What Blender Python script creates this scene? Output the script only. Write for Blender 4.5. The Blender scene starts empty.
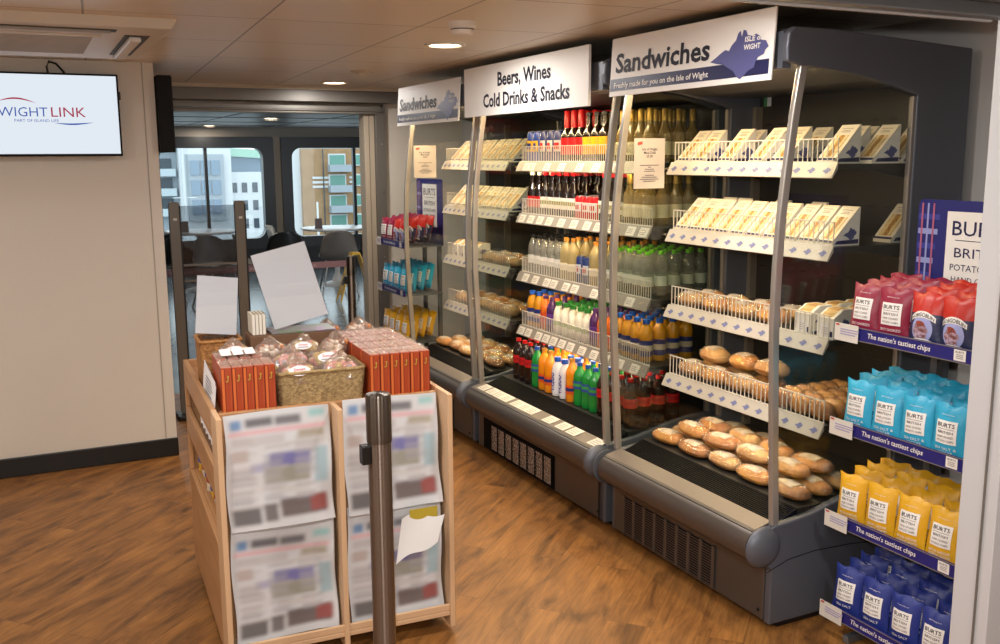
import bpy, math, random
from mathutils import Vector, Matrix
random.seed(7)
PI = math.pi
scene = bpy.context.scene
col = scene.collection
R = math.radians
def lin(c): return c / 12.92 if c <= .04045 else ((c + .055) / 1.055) ** 2.4
def rgb(h): return tuple(lin(int(h[i:i + 2], 16) / 255) for i in (0, 2, 4)) + (1,)
# ------------------------------------------------------------------ materials
MATS = {}
def M(name, hexc, rough=.5, metal=0., vary=None, bump=None, spec=.5, stretch=None, trans=0., emit=None, coat=0.):
    """procedural material: base colour, optional noise variation (scale, second colour), optional bump (scale, strength)"""
    if name in MATS: return MATS[name]
    m = bpy.data.materials.new(name); m.use_nodes = True
    nt = m.node_tree; b = nt.nodes['Principled BSDF']
    b.inputs['Base Color'].default_value = rgb(hexc); b.inputs['Roughness'].default_value = rough
    b.inputs['Metallic'].default_value = metal; b.inputs['Specular IOR Level'].default_value = spec
    if coat: b.inputs['Coat Weight'].default_value = coat
    if trans: b.inputs['Transmission Weight'].default_value = trans
    if emit: b.inputs['Emission Color'].default_value = rgb(hexc); b.inputs['Emission Strength'].default_value = emit
    if vary or bump:
        tc = nt.nodes.new('ShaderNodeTexCoord'); mp = nt.nodes.new('ShaderNodeMapping')
        nt.links.new(tc.outputs['Object'], mp.inputs['Vector'])
        if stretch: mp.inputs['Scale'].default_value = stretch
    if vary:
        n = nt.nodes.new('ShaderNodeTexNoise'); n.inputs['Scale'].default_value = vary[0]; n.inputs['Detail'].default_value = 4
        r = nt.nodes.new('ShaderNodeValToRGB'); r.color_ramp.elements[0].position = .35; r.color_ramp.elements[1].position = .65
        r.color_ramp.elements[0].color = rgb(hexc); r.color_ramp.elements[1].color = rgb(vary[1])
        nt.links.new(mp.outputs[0], n.inputs['Vector']); nt.links.new(n.outputs['Fac'], r.inputs[0]); nt.links.new(r.outputs[0], b.inputs['Base Color'])
    if bump:
        n2 = nt.nodes.new('ShaderNodeTexNoise'); n2.inputs['Scale'].default_value = bump[0]; n2.inputs['Detail'].default_value = 3
        bp = nt.nodes.new('ShaderNodeBump'); bp.inputs['Strength'].default_value = bump[1]; bp.inputs['Distance'].default_value = .01
        nt.links.new(mp.outputs[0], n2.inputs['Vector']); nt.links.new(n2.outputs['Fac'], bp.inputs['Height']); nt.links.new(bp.outputs[0], b.inputs['Normal'])
    MATS[name] = m
    return m
def clear(name, tint, gloss=.08, rough=.03, bump=None, body=0., bodycol='ffffff'):
    """thin clear film / glass: transparent + glossy (+ a little diffuse body)"""
    if name in MATS: return MATS[name]
    m = bpy.data.materials.new(name); m.use_nodes = True; nt = m.node_tree; nt.nodes.clear()
    out = nt.nodes.new('ShaderNodeOutputMaterial'); tr = nt.nodes.new('ShaderNodeBsdfTransparent'); gl = nt.nodes.new('ShaderNodeBsdfGlossy')
    tr.inputs[0].default_value = rgb(tint); gl.inputs['Roughness'].default_value = rough
    lw = nt.nodes.new('ShaderNodeLayerWeight'); lw.inputs[0].default_value = .5
    pw = nt.nodes.new('ShaderNodeMath'); pw.operation = 'POWER'; pw.inputs[1].default_value = 4; nt.links.new(lw.outputs['Facing'], pw.inputs[0])
    ad = nt.nodes.new('ShaderNodeMath'); ad.operation = 'MULTIPLY_ADD'; ad.inputs[1].default_value = .5; ad.inputs[2].default_value = gloss
    ad.use_clamp = True
    nt.links.new(pw.outputs[0], ad.inputs[0])
    mx = nt.nodes.new('ShaderNodeMixShader'); nt.links.new(ad.outputs[0], mx.inputs[0]); nt.links.new(tr.outputs[0], mx.inputs[1]); nt.links.new(gl.outputs[0], mx.inputs[2])
    last = mx
    if body:
        df = nt.nodes.new('ShaderNodeBsdfDiffuse'); df.inputs[0].default_value = rgb(bodycol)
        m2 = nt.nodes.new('ShaderNodeMixShader'); m2.inputs[0].default_value = body
        nt.links.new(mx.outputs[0], m2.inputs[1]); nt.links.new(df.outputs[0], m2.inputs[2]); last = m2
    if bump:
        tc = nt.nodes.new('ShaderNodeTexCoord'); n = nt.nodes.new('ShaderNodeTexNoise'); n.inputs['Scale'].default_value = bump[0]; n.inputs['Detail'].default_value = 2
        bp = nt.nodes.new('ShaderNodeBump'); bp.inputs['Strength'].default_value = bump[1]; bp.inputs['Distance'].default_value = .02
        nt.links.new(tc.outputs['Object'], n.inputs['Vector']); nt.links.new(n.outputs['Fac'], bp.inputs['Height']); nt.links.new(bp.outputs[0], gl.inputs['Normal'])
    nt.links.new(last.outputs[0], out.inputs[0])
    MATS[name] = m
    return m
def glow(name, hexc, s):
    if name in MATS: return MATS[name]
    m = bpy.data.materials.new(name); m.use_nodes = True; nt = m.node_tree; nt.nodes.clear()
    out = nt.nodes.new('ShaderNodeOutputMaterial'); e = nt.nodes.new('ShaderNodeEmission'); e.inputs[0].default_value = rgb(hexc); e.inputs[1].default_value = s
    nt.links.new(e.outputs[0], out.inputs[0]); MATS[name] = m
    return m
# ------------------------------------------------------------------ text outlines (built-in font only)
_TXT = {}
def text_geo(s, bold=0., res=2):
    k = (s, bold, res)
    if k in _TXT: return _TXT[k]
    c = bpy.data.curves.new('lettering', 'FONT'); c.body = s; c.size = 1; c.offset = bold; c.resolution_u = res; c.dimensions = '2D'; c.fill_mode = 'FRONT'
    o = bpy.data.objects.new('lettering', c); col.objects.link(o)
    dg = bpy.context.evaluated_depsgraph_get(); dg.update()
    me = o.evaluated_get(dg).to_mesh()
    vs = [(v.co.x, v.co.y) for v in me.vertices]; fs = [tuple(p.vertices) for p in me.polygons]
    o.evaluated_get(dg).to_mesh_clear()
    bpy.data.objects.remove(o); bpy.data.curves.remove(c)
    x0 = min(v[0] for v in vs); x1 = max(v[0] for v in vs)
    vs = [(v[0] - x0, v[1]) for v in vs]
    _TXT[k] = (vs, fs, x1 - x0)
    return _TXT[k]
# ------------------------------------------------------------------ mesh builder
class MB:
    def __init__(s): s.v = []; s.f = []; s.mi = []; s.mats = []
    def m(s, mat):
        if mat not in s.mats: s.mats.append(mat)
        return s.mats.index(mat)
    def add(s, vs, fs, mat):
        o = len(s.v); i = s.m(mat); s.v += [tuple(v) for v in vs]; s.f += [tuple(a + o for a in f) for f in fs]; s.mi += [i] * len(fs)
        return s
    def box(s, x0, x1, y0, y1, z0, z1, mat):
        v = [(x, y, z) for z in (z0, z1) for y in (y0, y1) for x in (x0, x1)]
        return s.add(v, [(0, 2, 3, 1), (4, 5, 7, 6), (0, 1, 5, 4), (2, 6, 7, 3), (0, 4, 6, 2), (1, 3, 7, 5)], mat)
    def prism(s, poly, a, b, T, mat):
        """extrude a 2-D polygon from a to b; T(p, q, h) -> xyz"""
        n = len(poly); v = [T(p, q, a) for p, q in poly] + [T(p, q, b) for p, q in poly]
        ar = sum(poly[i][0] * poly[(i + 1) % n][1] - poly[(i + 1) % n][0] * poly[i][1] for i in range(n))
        f = [tuple(range(n))[::-1], tuple(range(n, 2 * n))] + [(i, (i + 1) % n, n + (i + 1) % n, n + i) for i in range(n)]
        return s.add(v, f, mat)
    def prism_y(s, poly, y0, y1, mat): return s.prism(poly, y0, y1, lambda p, q, h: (p, h, q), mat)
    def prism_x(s, poly, x0, x1, mat): return s.prism(poly, x0, x1, lambda p, q, h: (h, p, q), mat)
    def prism_z(s, poly, z0, z1, mat): return s.prism(poly, z0, z1, lambda p, q, h: (p, q, h), mat)
    def lathe(s, prof, mat, c=(0, 0, 0), n=16, axis='z', closed=True):
        vs = []; fs = []
        for r, h in prof:
            for k in range(n):
                a = 2 * PI * k / n; x, y = r * math.cos(a), r * math.sin(a)
                p = (x, y, h) if axis == 'z' else ((h, x, y) if axis == 'x' else (x, h, y))
                vs.append((c[0] + p[0], c[1] + p[1], c[2] + p[2]))
        for j in range(len(prof) - 1):
            for k in range(n): fs.append((j * n + k, j * n + (k + 1) % n, (j + 1) * n + (k + 1) % n, (j + 1) * n + k))
        if closed: fs += [tuple(range(n))[::-1], tuple(range((len(prof) - 1) * n, len(prof) * n))]
        return s.add(vs, fs, mat)
    def tube(s, path, r, mat, n=8):
        P = [Vector(p) for p in path]; vs = []; fs = []
        up = Vector((0, 0, 1))
        for i, p in enumerate(P):
            t = (P[min(i + 1, len(P) - 1)] - P[max(i - 1, 0)]).normalized()
            u = t.cross(up if abs(t.z) < .9 else Vector((1, 0, 0))).normalized(); w = t.cross(u)
            rr = r[i] if isinstance(r, (list, tuple)) else r
            vs += [tuple(p + (u * math.cos(2 * PI * k / n) + w * math.sin(2 * PI * k / n)) * rr) for k in range(n)]
        for j in range(len(P) - 1):
            for k in range(n): fs.append((j * n + k, j * n + (k + 1) % n, (j + 1) * n + (k + 1) % n, (j + 1) * n + k))
        fs += [tuple(range(n))[::-1], tuple(range((len(P) - 1) * n, len(P) * n))]
        return s.add(vs, fs, mat)
    def grid(s, fn, nu, nv, mat, us=(0, 1), vr=(0, 1)):
        vs = [fn(us[0] + (us[1] - us[0]) * i / nu, vr[0] + (vr[1] - vr[0]) * j / nv) for j in range(nv + 1) for i in range(nu + 1)]
        fs = [(j * (nu + 1) + i, j * (nu + 1) + i + 1, (j + 1) * (nu + 1) + i + 1, (j + 1) * (nu + 1) + i) for j in range(nv) for i in range(nu)]
        return s.add(vs, fs, mat)
    def text(s, t, T, a, b, h, mat, w=None, bold=0., align='l', res=2):
        """text with cap height about h at (a, b), squeezed to width w; T(a, b) -> xyz"""
        vs, fs, tw = text_geo(t, bold, res); k = h / .73; kx = k if w is None else w / tw
        W = tw * kx; a0 = a - (W / 2 if align == 'c' else (W if align == 'r' else 0))
        return s.add([T(a0 + x * kx, b + y * k) for x, y in vs], fs, mat)
    def poly(s, pts, T, mat): return s.add([T(a, b) for a, b in pts], [tuple(range(len(pts)))], mat)
    def build(s, name, parent=None, smooth=None, bevel=0., loc=None, off=None, seg=2):
        """ONE mesh object; OFF is subtracted from the vertices (world -> the parent's space)"""
        me = bpy.data.meshes.new(name)
        v = s.v if off is None else [(x - off[0], y - off[1], z - off[2]) for x, y, z in s.v]
        me.from_pydata(v, [], s.f)
        for m_ in s.mats: me.materials.append(m_)
        me.polygons.foreach_set('material_index', s.mi)
        if smooth is not None:
            me.polygons.foreach_set('use_smooth', [True] * len(me.polygons)); me.set_sharp_from_angle(angle=R(smooth))
        me.update()
        o = bpy.data.objects.new(name, me); col.objects.link(o)
        if parent: o.parent = parent
        if loc: o.location = loc
        if bevel:
            md = o.modifiers.new('edge', 'BEVEL'); md.width = bevel; md.segments = seg; md.limit_method = 'ANGLE'; md.angle_limit = R(40)
        return o
def fixn(o):
    """consistent outward normals"""
    import bmesh
    bm = bmesh.new(); bm.from_mesh(o.data); bmesh.ops.recalc_face_normals(bm, faces=bm.faces); bm.to_mesh(o.data); bm.free()
    return o
def tag(o, label, cat, group=None):
    o['label'] = label; o['category'] = cat
    if group: o['group'] = group
    return o
def thing(name, label, cat, loc=(0, 0, 0), rz=0., group=None):
    o = bpy.data.objects.new(name, None); col.objects.link(o); o.location = loc; o.rotation_euler = (0, 0, rz); o.empty_display_size = .05
    return tag(o, label, cat, group)
def struct(o): o['kind'] = 'structure'; return o
def dup(root, loc, rot=None, label=None, group=None, scale=None):
    r = root.copy(); col.objects.link(r); r.location = loc
    if rot is not None: r.rotation_euler = rot
    if scale: r.scale = scale
    if label: r['label'] = label
    if group: r['group'] = group
    elif 'group' in r.keys() and group == '': del r['group']
    for ch in list(root.children):
        c = ch.copy(); col.objects.link(c); c.parent = r
        for g in list(ch.children):
            d = g.copy(); col.objects.link(d); d.parent = c
    return r
def bury(root):
    """remove a prototype after its copies are made"""
    for ch in list(root.children):
        for g in list(ch.children): bpy.data.objects.remove(g)
        bpy.data.objects.remove(ch)
    bpy.data.objects.remove(root)
ORD = 'first second third fourth fifth sixth seventh eighth ninth tenth eleventh twelfth thirteenth fourteenth fifteenth sixteenth seventeenth eighteenth nineteenth twentieth'.split()
FACE = -PI / 2          # a product authored facing -Y turns to face -X (the shop side)
def toX(x, y0, z0): return lambda a, b: (x, y0 - a, z0 + b)      # writing on a face that looks to -X
def toY(x0, y, z0): return lambda a, b: (x0 + a, y, z0 + b)      # writing on a face that looks to -Y
def toXp(x, y0, z0): return lambda a, b: (x, y0 + a, z0 + b)     # looks to +X
ISLE = [(0, .42), (.09, .49), (.17, .56), (.26, .63), (.33, .60), (.37, .70), (.44, .79), (.47, .92), (.51, .97), (.54, .84), (.56, .98), (.61, .95), (.64, .86), (.72, .83), (.78, .86), (.85, .80), (.88, .72),
        (.95, .70), (1, .58), (.95, .52), (.93, .44), (.84, .40), (.80, .30), (.79, .20), (.70, .16), (.62, .06), (.56, 0), (.50, .05), (.44, .17), (.33, .26), (.24, .34), (.12, .37)]
# colours
WHITE = M('white_card', 'f2efea', .5)
PAPER = M('white_paper', 'efedf0', .7)
NAVY = M('navy_print', '191d4c', .45)
ISLEB = M('island_blue_print', '55588c', .45)
INK = M('dark_ink', '1d1d30', .6)
BLACK = M('black_plastic', '101012', .4)
GREYM = M('chiller_grey', '5c606a', .42, .25, bump=(300, .04))
GREYF = M('chiller_front_grey', '57514d', .36, .4, bump=(260, .04))
TRIMG = M('chiller_trim_grey', '857e77', .4, .3)
DARKI = M('chiller_inner_charcoal', '34322f', .45, .2)
POSTG = M('post_silver', 'a8a39c', .34, .55)
STEEL = M('brushed_steel', 'a8a6a2', .3, .9)
GLASS = clear('chiller_glass', 'f4f6f4', .035, .01)
WIRE = M('white_wire', 'd8d2c6', .4)
STRIP = M('price_strip_white', 'b6b1a8', .4)
TICKET = M('price_ticket_white', 'd2cdc4', .55)
FILM = clear('cellophane', 'fdfaf4', .13, .08, bump=(75, 1.0), body=.03)
FILM2 = clear('crinkled_cellophane', 'f6efe8', .20, .09, bump=(48, 1.0), body=.14, bodycol='d9c3b4')
# ------------------------------------------------------------------ the setting
CEIL = 2.15
def wood_floor():
    m = bpy.data.materials.new('oak_plank_floor'); m.use_nodes = True; nt = m.node_tree; b = nt.nodes['Principled BSDF']; L = nt.links.new
    tc = nt.nodes.new('ShaderNodeTexCoord'); mp = nt.nodes.new('ShaderNodeMapping'); mp.inputs['Rotation'].default_value = (0, 0, R(-43)); L(tc.outputs['Object'], mp.inputs[0])
    br = nt.nodes.new('ShaderNodeTexBrick'); br.inputs['Scale'].default_value = 1; br.inputs['Brick Width'].default_value = 1.2; br.inputs['Row Height'].default_value = .16
    br.inputs['Mortar Size'].default_value = .0012; br.inputs['Color1'].default_value = (0, 0, 0, 1); br.inputs['Color2'].default_value = (1, 1, 1, 1); br.inputs['Mortar'].default_value = (.5, .5, .5, 1); br.offset = .37
    L(mp.outputs[0], br.inputs['Vector'])
    add = nt.nodes.new('ShaderNodeVectorMath'); add.operation = 'ADD'
    sc = nt.nodes.new('ShaderNodeVectorMath'); sc.operation = 'SCALE'; sc.inputs['Scale'].default_value = 7.3; L(br.outputs['Color'], sc.inputs[0])
    L(mp.outputs[0], add.inputs[0]); L(sc.outputs[0], add.inputs[1])
    m2 = nt.nodes.new('ShaderNodeMapping'); m2.inputs['Scale'].default_value = (1.3, 5, 5); L(add.outputs[0], m2.inputs[0])
    n1 = nt.nodes.new('ShaderNodeTexNoise'); n1.inputs['Scale'].default_value = 2.2; n1.inputs['Detail'].default_value = 7; n1.inputs['Roughness'].default_value = .62; n1.inputs['Distortion'].default_value = .7; L(m2.outputs[0], n1.inputs[0])
    r1 = nt.nodes.new('ShaderNodeValToRGB'); e = r1.color_ramp.elements; e[0].position = .28; e[0].color = rgb('4a2f18'); e[1].position = .72; e[1].color = rgb('a9753c')
    k = r1.color_ramp.elements.new(.5); k.color = rgb('8c5e30'); L(n1.outputs['Fac'], r1.inputs[0])
    m3 = nt.nodes.new('ShaderNodeMapping'); m3.inputs['Scale'].default_value = (3, 60, 60); L(add.outputs[0], m3.inputs[0])
    n2 = nt.nodes.new('ShaderNodeTexNoise'); n2.inputs['Scale'].default_value = 2; n2.inputs['Detail'].default_value = 3; L(m3.outputs[0], n2.inputs[0])
    mx = nt.nodes.new('ShaderNodeMix'); mx.data_type = 'RGBA'; mx.blend_type = 'MULTIPLY'; mx.inputs[0].default_value = .45
    r2 = nt.nodes.new('ShaderNodeValToRGB'); r2.color_ramp.elements[0].position = .3; r2.color_ramp.elements[0].color = (.45, .42, .4, 1); r2.color_ramp.elements[1].position = .6; r2.color_ramp.elements[1].color = (1, 1, 1, 1); L(n2.outputs['Fac'], r2.inputs[0])
    L(r1.outputs[0], mx.inputs[6]); L(r2.outputs[0], mx.inputs[7])
    mo = nt.nodes.new('ShaderNodeMix'); mo.data_type = 'RGBA'; mo.inputs[7].default_value = rgb('6b4726'); L(br.outputs['Fac'], mo.inputs[0]); L(mx.outputs[2], mo.inputs[6])
    L(mo.outputs[2], b.inputs['Base Color']); b.inputs['Roughness'].default_value = .42; b.inputs['Specular IOR Level'].default_value = .4
    return m
def ceiling_mat():
    m = bpy.data.materials.new('ceiling_panel'); m.use_nodes = True; nt = m.node_tree; b = nt.nodes['Principled BSDF']; L = nt.links.new
    tc = nt.nodes.new('ShaderNodeTexCoord'); mp = nt.nodes.new('ShaderNodeMapping'); mp.inputs['Rotation'].default_value = (0, 0, R(3.3)); mp.inputs['Location'].default_value = (-.01, -.08, 0); L(tc.outputs['Object'], mp.inputs[0])
    br = nt.nodes.new('ShaderNodeTexBrick'); br.offset = 0; br.inputs['Scale'].default_value = 1; br.inputs['Brick Width'].default_value = .6; br.inputs['Row Height'].default_value = .72; br.inputs['Mortar Size'].default_value = .0045; br.inputs['Mortar Smooth'].default_value = .3
    br.inputs['Color1'].default_value = rgb('dfd2bf'); br.inputs['Color2'].default_value = rgb('dbcebb'); br.inputs['Mortar'].default_value = rgb('8a7c6a')
    L(mp.outputs[0], br.inputs['Vector']); L(br.outputs['Color'], b.inputs['Base Color']); b.inputs['Roughness'].default_value = .38
    bp = nt.nodes.new('ShaderNodeBump'); bp.inputs['Strength'].default_value = .6; bp.inputs['Distance'].default_value = .004; bp.invert = True; L(br.outputs['Fac'], bp.inputs['Height']); L(bp.outputs[0], b.inputs['Normal'])
    return m
WALLC = M('cream_wall_panel', 'd6cec3', .55, bump=(90, .06))
WALLG = M('grey_plaster_wall', 'd6cec2', .6)
SHUT = M('shutter_grey', '75706a', .42, .3)
BASEB = M('black_skirting', '141414', .35)
struct(MB().box(-2.2, 3.2, -2, 7.0, -.05, 0, wood_floor()).build('floor'))
struct(MB().box(-2.2, 3.2, -2, 7.0, CEIL, CEIL + .05, ceiling_mat()).build('ceiling'))
w = MB(); w.box(-2.2, .655, 5.5, 5.6, 0, CEIL, WALLC)
w.box(.595, .6, 5.497, 5.5, .105, CEIL, M('panel_joint', 'a79d90', .6)); struct(w.build('wall_screen'))
struct(MB().box(-2.2, .66, 5.485, 5.5, 0, .104, BASEB).build('baseboard_screen', bevel=.004))
struct(MB().box(3.1, 3.2, -2, 7.0, 0, CEIL, M('dark_grey_wall', 'b9b7b5', .6)).build('wall_right'))
struct(MB().box(-2.3, -2.2, -2, 7.0, 0, CEIL, WALLC).build('wall_left'))
struct(MB().box(-2.2, 3.2, -2.1, -2, 0, CEIL, WALLC).build('wall_back'))
# far doorway: pier of wall, white door jamb, grey guide, shutter box above
w = MB(); w.box(2.455, 3.2, 7.0, 7.15, 0, CEIL, WALLG); struct(w.build('wall_far'))
struct(MB().box(-2.2, .5, 7.0, 7.15, 0, CEIL, WALLG).build('wall_far'))
j = MB(); j.box(2.30, 2.38, 7.0, 7.12, 0, 1.98, M('pale_jamb', 'b5a793', .5)); j.box(2.335, 2.341, 6.994, 7.0, 0, 1.98, M('jamb_groove', '8a7c6a', .5)); struct(j.build('trim_1', bevel=.003))
j = MB(); j.box(2.38, 2.455, 6.96, 7.12, 0, 2.02, SHUT)
for z in (.4, .9, 1.4, 1.75): j.lathe([(.008, 0), (.008, -.004)], STEEL, (2.425, 6.96, z), 10, 'y')
struct(j.build('trim_2', bevel=.003))
j = MB(); j.box(.5, 2.52, 6.84, 7.15, 2.045, CEIL, SHUT); j.box(.5, 2.42, 6.95, 7.14, 1.97, 2.045, M('shutter_grey_pale', '87827a', .4, .3)); j.box(.5, 2.42, 6.93, 6.95, 1.985, 2.0, SHUT)
struct(j.build('trim_3', bevel=.004))
struct(MB().box(.5, 2.56, 6.80, 6.84, 2.125, CEIL, M('pale_edge', 'c9bdaa', .5)).build('trim_4'))
# near opening: pale column, shutter header across the ceiling
PALE = M('pale_column', 'c9cbcf', .45, .1)
w = MB(); w.box(2.30, 3.2, 1.64, 1.755, 0, CEIL, PALE); w.box(2.292, 2.30, 1.675, 1.68, 0, 1.98, SHUT); struct(w.build('wall_near', bevel=.004))
HEADM = M('header_steel', '7d8084', .4, .4)
h = MB(); h.box(-2.2, 2.30, 1.50, 1.70, 2.03, CEIL, HEADM); h.box(-2.2, 2.30, 1.70, 1.745, 1.99, CEIL, HEADM); h.box(-2.2, 2.27, 1.745, 1.76, 1.985, 1.997, M('header_lip', 'c4c6c8', .35, .4))
h.box(-2.2, 2.30, 1.52, 1.66, 2.015, 2.03, M('header_slot', '55575a', .5, .3)); struct(h.build('trim_5', bevel=.004))
# ------------------------------------------------------------------ cafe deck beyond the doorway
CAFE = M('cafe_floor_slate', '5d666c', .22, vary=(1.4, '79838a'), spec=.6)
struct(MB().box(-3, 6, 7.0, 14.6, -.05, 0, CAFE).build('floor_cafe'))
cm = M('cafe_ceiling_panel', '6f7073', .35, .2); cl = M('cafe_ceiling_slot', '2e2f31', .5)
c = MB(); c.box(-3, 6, 7.15, 14.6, 2.1, 2.15, cm)
for x in (-.4, .8, 2.0, 3.2, 4.4): c.box(x, x + .02, 7.2, 14.5, 2.096, 2.1, cl)
for y in (8.2, 9.6, 11, 12.4, 13.6): c.box(-3, 6, y, y + .03, 2.095, 2.1, cl)
struct(c.build('ceiling_cafe'))
struct(MB().box(-3.1, -3, 7.0, 14.6, 0, 2.15, WALLG).build('wall_cafe_left'))
struct(MB().box(6, 6.1, 7.0, 14.6, 0, 2.15, WALLG).build('wall_cafe_right'))
DK = M('window_frame_black', '15171b', .4)
GLZ = clear('window_glass', 'eef4f4', .03, .01)
def rrect(x0, x1, z0, z1, r, n=5):
    p = []
    for cx, cz, a in ((x1 - r, z1 - r, 0), (x0 + r, z1 - r, 90), (x0 + r, z0 + r, 180), (x1 - r, z0 + r, 270)):
        p += [(cx + r * math.cos(R(a + 90 * k / n)), cz + r * math.sin(R(a + 90 * k / n))) for k in range(n + 1)]
    return p
def window(n, x0, x1, z0, z1, bars):
    m = MB(); out = rrect(x0 - .16, x1 + .16, z0 - .16, z1 + .16, .02); inn = rrect(x0, x1, z0, z1, .14); k = len(out)
    vs = [(a, 14.40, b) for a, b in out] + [(a, 14.40, b) for a, b in inn] + [(a, 14.56, b) for a, b in inn] + [(a, 14.56, b) for a, b in out]
    fs = []
    for i in range(k):
        j_ = (i + 1) % k
        fs += [(i, j_, k + j_, k + i), (k + i, k + j_, 2 * k + j_, 2 * k + i), (2 * k + i, 2 * k + j_, 3 * k + j_, 3 * k + i), (i, 3 * k + i, 3 * k + j_, j_)]
    m.add(vs, fs, DK)
    for b in bars: m.box(b - .022, b + .022, 14.45, 14.52, z0, z1, DK)
    f = struct(m.build('window_%d' % n, loc=None))
    struct(MB().prism(inn, 14.50, 14.508, lambda p, q, h: (p, h, q), GLZ).build('window_glass', f))
ws = [(.05, 1.45, []), (1.72, 3.17, [2.36]), (3.60, 5.05, [4.58])]
for i, (a, b, bars) in enumerate(ws): window(i + 1, a, b, .48, 1.80, bars)
wl = MB(); lo, hi = .32, 1.96
wl.box(-3, 6, 14.44, 14.6, 0, lo, M('cafe_dado_dark', '2b2c30', .5)); wl.box(-3, 6, 14.44, 14.6, hi, 2.1, M('cafe_wall_grey', '8f867b', .5))
xs = [-3] + [t for a, b, _ in ws for t in (a - .16, b + .16)] + [6]
for k in range(0, len(xs), 2): wl.box(xs[k], xs[k + 1], 14.44, 14.6, lo, hi, M('cafe_wall_tan', 'a3927c', .5))
struct(wl.build('wall_cafe_far'))
# world: bright overcast sky
wd = bpy.data.worlds.new('overcast'); scene.world = wd; wd.use_nodes = True
bg = wd.node_tree.nodes['Background']; bg.inputs[0].default_value = (.86, .93, 1, 1); bg.inputs[1].default_value = 2.7
# quay, buildings and masts far outside
struct(MB().box(-200, 300, 40, 400, -11.2, -11, M('quay_grey', '8f9698', .8, vary=(.05, '777e80'))).build('ground_quay'))
def building(name, label, x0, x1, y, z0, z1, dep, wallm):
    t = thing(name, label, 'building', ((x0 + x1) / 2, y, z0))
    return t, ((x0 + x1) / 2, y, z0)
BW = M('render_white', 'cdd0d2', .7); BG = M('glazing_blue', '6f8598', .2, .2); BB = M('balcony_grey', '9aa3ab', .5); ROOFG = M('copper_green_roof', '9cc3b0', .6)
DKW = M('dark_pane', '3b4650', .25)
t, L0 = building('apartment_building', 'white harbour apartment block with glazed balcony bay and green roof', 17, 33.4, 150, -11, 5, 20, BW)
m = MB(); m.box(15.5, 20.6, 152, 170, -11, 2.6, BB); m.box(20.6, 28.2, 150, 170, -11, 3.6, BW); m.box(28.2, 33.4, 151, 170, -11, -.4, BW); m.build('facade', t, off=L0)
m = MB(); m.box(28.2, 34, 153, 170, -.4, 3.0, BG); m.build('penthouse_glazing', t, off=L0)
m = MB(); m.prism_y([(15, 2.6), (20.6, 3.2), (20.6, 3.9), (17.6, 3.5), (15, 2.9)], 151, 170, ROOFG); m.prism_y([(28.3, 2.0), (34, 1.6), (34, 2.6), (31, 3.1), (28.3, 3.2)], 151, 170, ROOFG); m.box(21, 28, 153, 168, 3.6, 5.2, BG); m.build('roof', t, off=L0)
m = MB(); m.box(21.6, 27.0, 149.4, 150.4, -7.5, 2.3, BB); m.build('bay_surround', t, off=L0)
for zz in (-6.9, -4.0, -1.1): 
    for k in range(3): MB().box(22.1 + k * 1.5, 23.4 + k * 1.5, 149.2, 149.7, zz + .3, zz + 2.5, BG).build('bay_window', t, off=L0)
for zz in (-6.8, -3.8, -.9): 
    MB().box(16.5, 20.2, 150.6, 152, zz, zz + 1.1, M('balcony_glass', 'b6c2c8', .25)).build('balcony', t, off=L0)
    MB().box(16.8, 19.8, 151.8, 152.1, zz + 1.2, zz + 2.6, DKW).build('window', t, off=L0)
for zz in (-3.5, -6.2, -9.0):
    for x in (28.7, 30.2, 31.8): MB().box(x - .4, x + .4, 150.9, 151.2, zz, zz + 1.5, DKW).build('window', t, off=L0)
BRK = M('tan_brick', 'a8855f', .8, vary=(.8, '97754f')); GRN = M('green_glazing', '5d8f82', .2, .1)
t, L0 = building('brick_apartment_building', 'brown brick harbour block with green windows and white bands', 38, 60, 150, -11, 5, 20, BRK)
m = MB(); m.box(39.0, 60, 150, 170, -11, 3.1, BRK); m.build('facade', t, off=L0)
m = MB(); m.box(37.0, 39.0, 151, 170, -11, 5, BW); m.build('gable', t, off=L0)
m = MB(); m.box(39, 60, 151, 170, 3.1, 3.5, BB)
for k in range(14): m.box(40 + k, 40.06 + k, 151, 151.1, 3.5, 4.6, BW)
m.box(39, 60, 151, 151.1, 4.5, 4.6, BW); m.build('roof_rail', t, off=L0)
m = MB()
for zz in (-1.6, -2.3, -3.0): m.box(40.6, 43.6, 149.8, 150.1, zz, zz + .35, BW); m.box(46.6, 47.4, 149.8, 150.1, zz, zz + .35, BW); m.box(50, 60, 149.8, 150.1, zz, zz + .35, BW)
m.build('white_band', t, off=L0)
for i, zz in enumerate((0, -3.2, -6.4, -9.5)):
    f = MB().box(43.2, 46.0, 149.7, 150.1, zz - .2, zz + 2.3, BW).build('balcony_window', t, off=L0)
    MB().box(43.4, 45.8, 149.6, 149.72, zz, zz + 2.1, GRN).build('pane', f, off=L0)
    MB().box(43.0, 46.8, 148.2, 149.6, zz - .5, zz + .6, BB).build('balcony', t, off=L0)
    f = MB().box(47.2, 50, 149.7, 150.1, zz + .4, zz + 2.3, BW).build('window', t, off=L0)
    MB().box(47.4, 49.8, 149.6, 149.72, zz + .6, zz + 2.1, GRN).build('pane', f, off=L0)
m = MB(); m.tube([(42.3, 149.6, -11), (42.3, 149.6, 3)], .1, DKW, 6); m.build('downpipe', t, off=L0)
for i, (x, y, h, lb) in enumerate([(11.3, 80, 16, 'tall white mast before the bay of the white apartment block'), (8.2, 80, 14, 'white mast near the edge of the white apartment block'), (22.0, 80, 9, 'pale grey mast before the brick block')]):
    m = MB(); m.tube([(x, y, -11), (x, y, -11 + h)], [.13, .08], BW, 8); m.tube([(x - .9, y, -11 + h * .6), (x + .9, y, -11 + h * .6)], .04, BW, 6); tag(m.build('ship_mast', loc=None), lb, 'mast')
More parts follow.
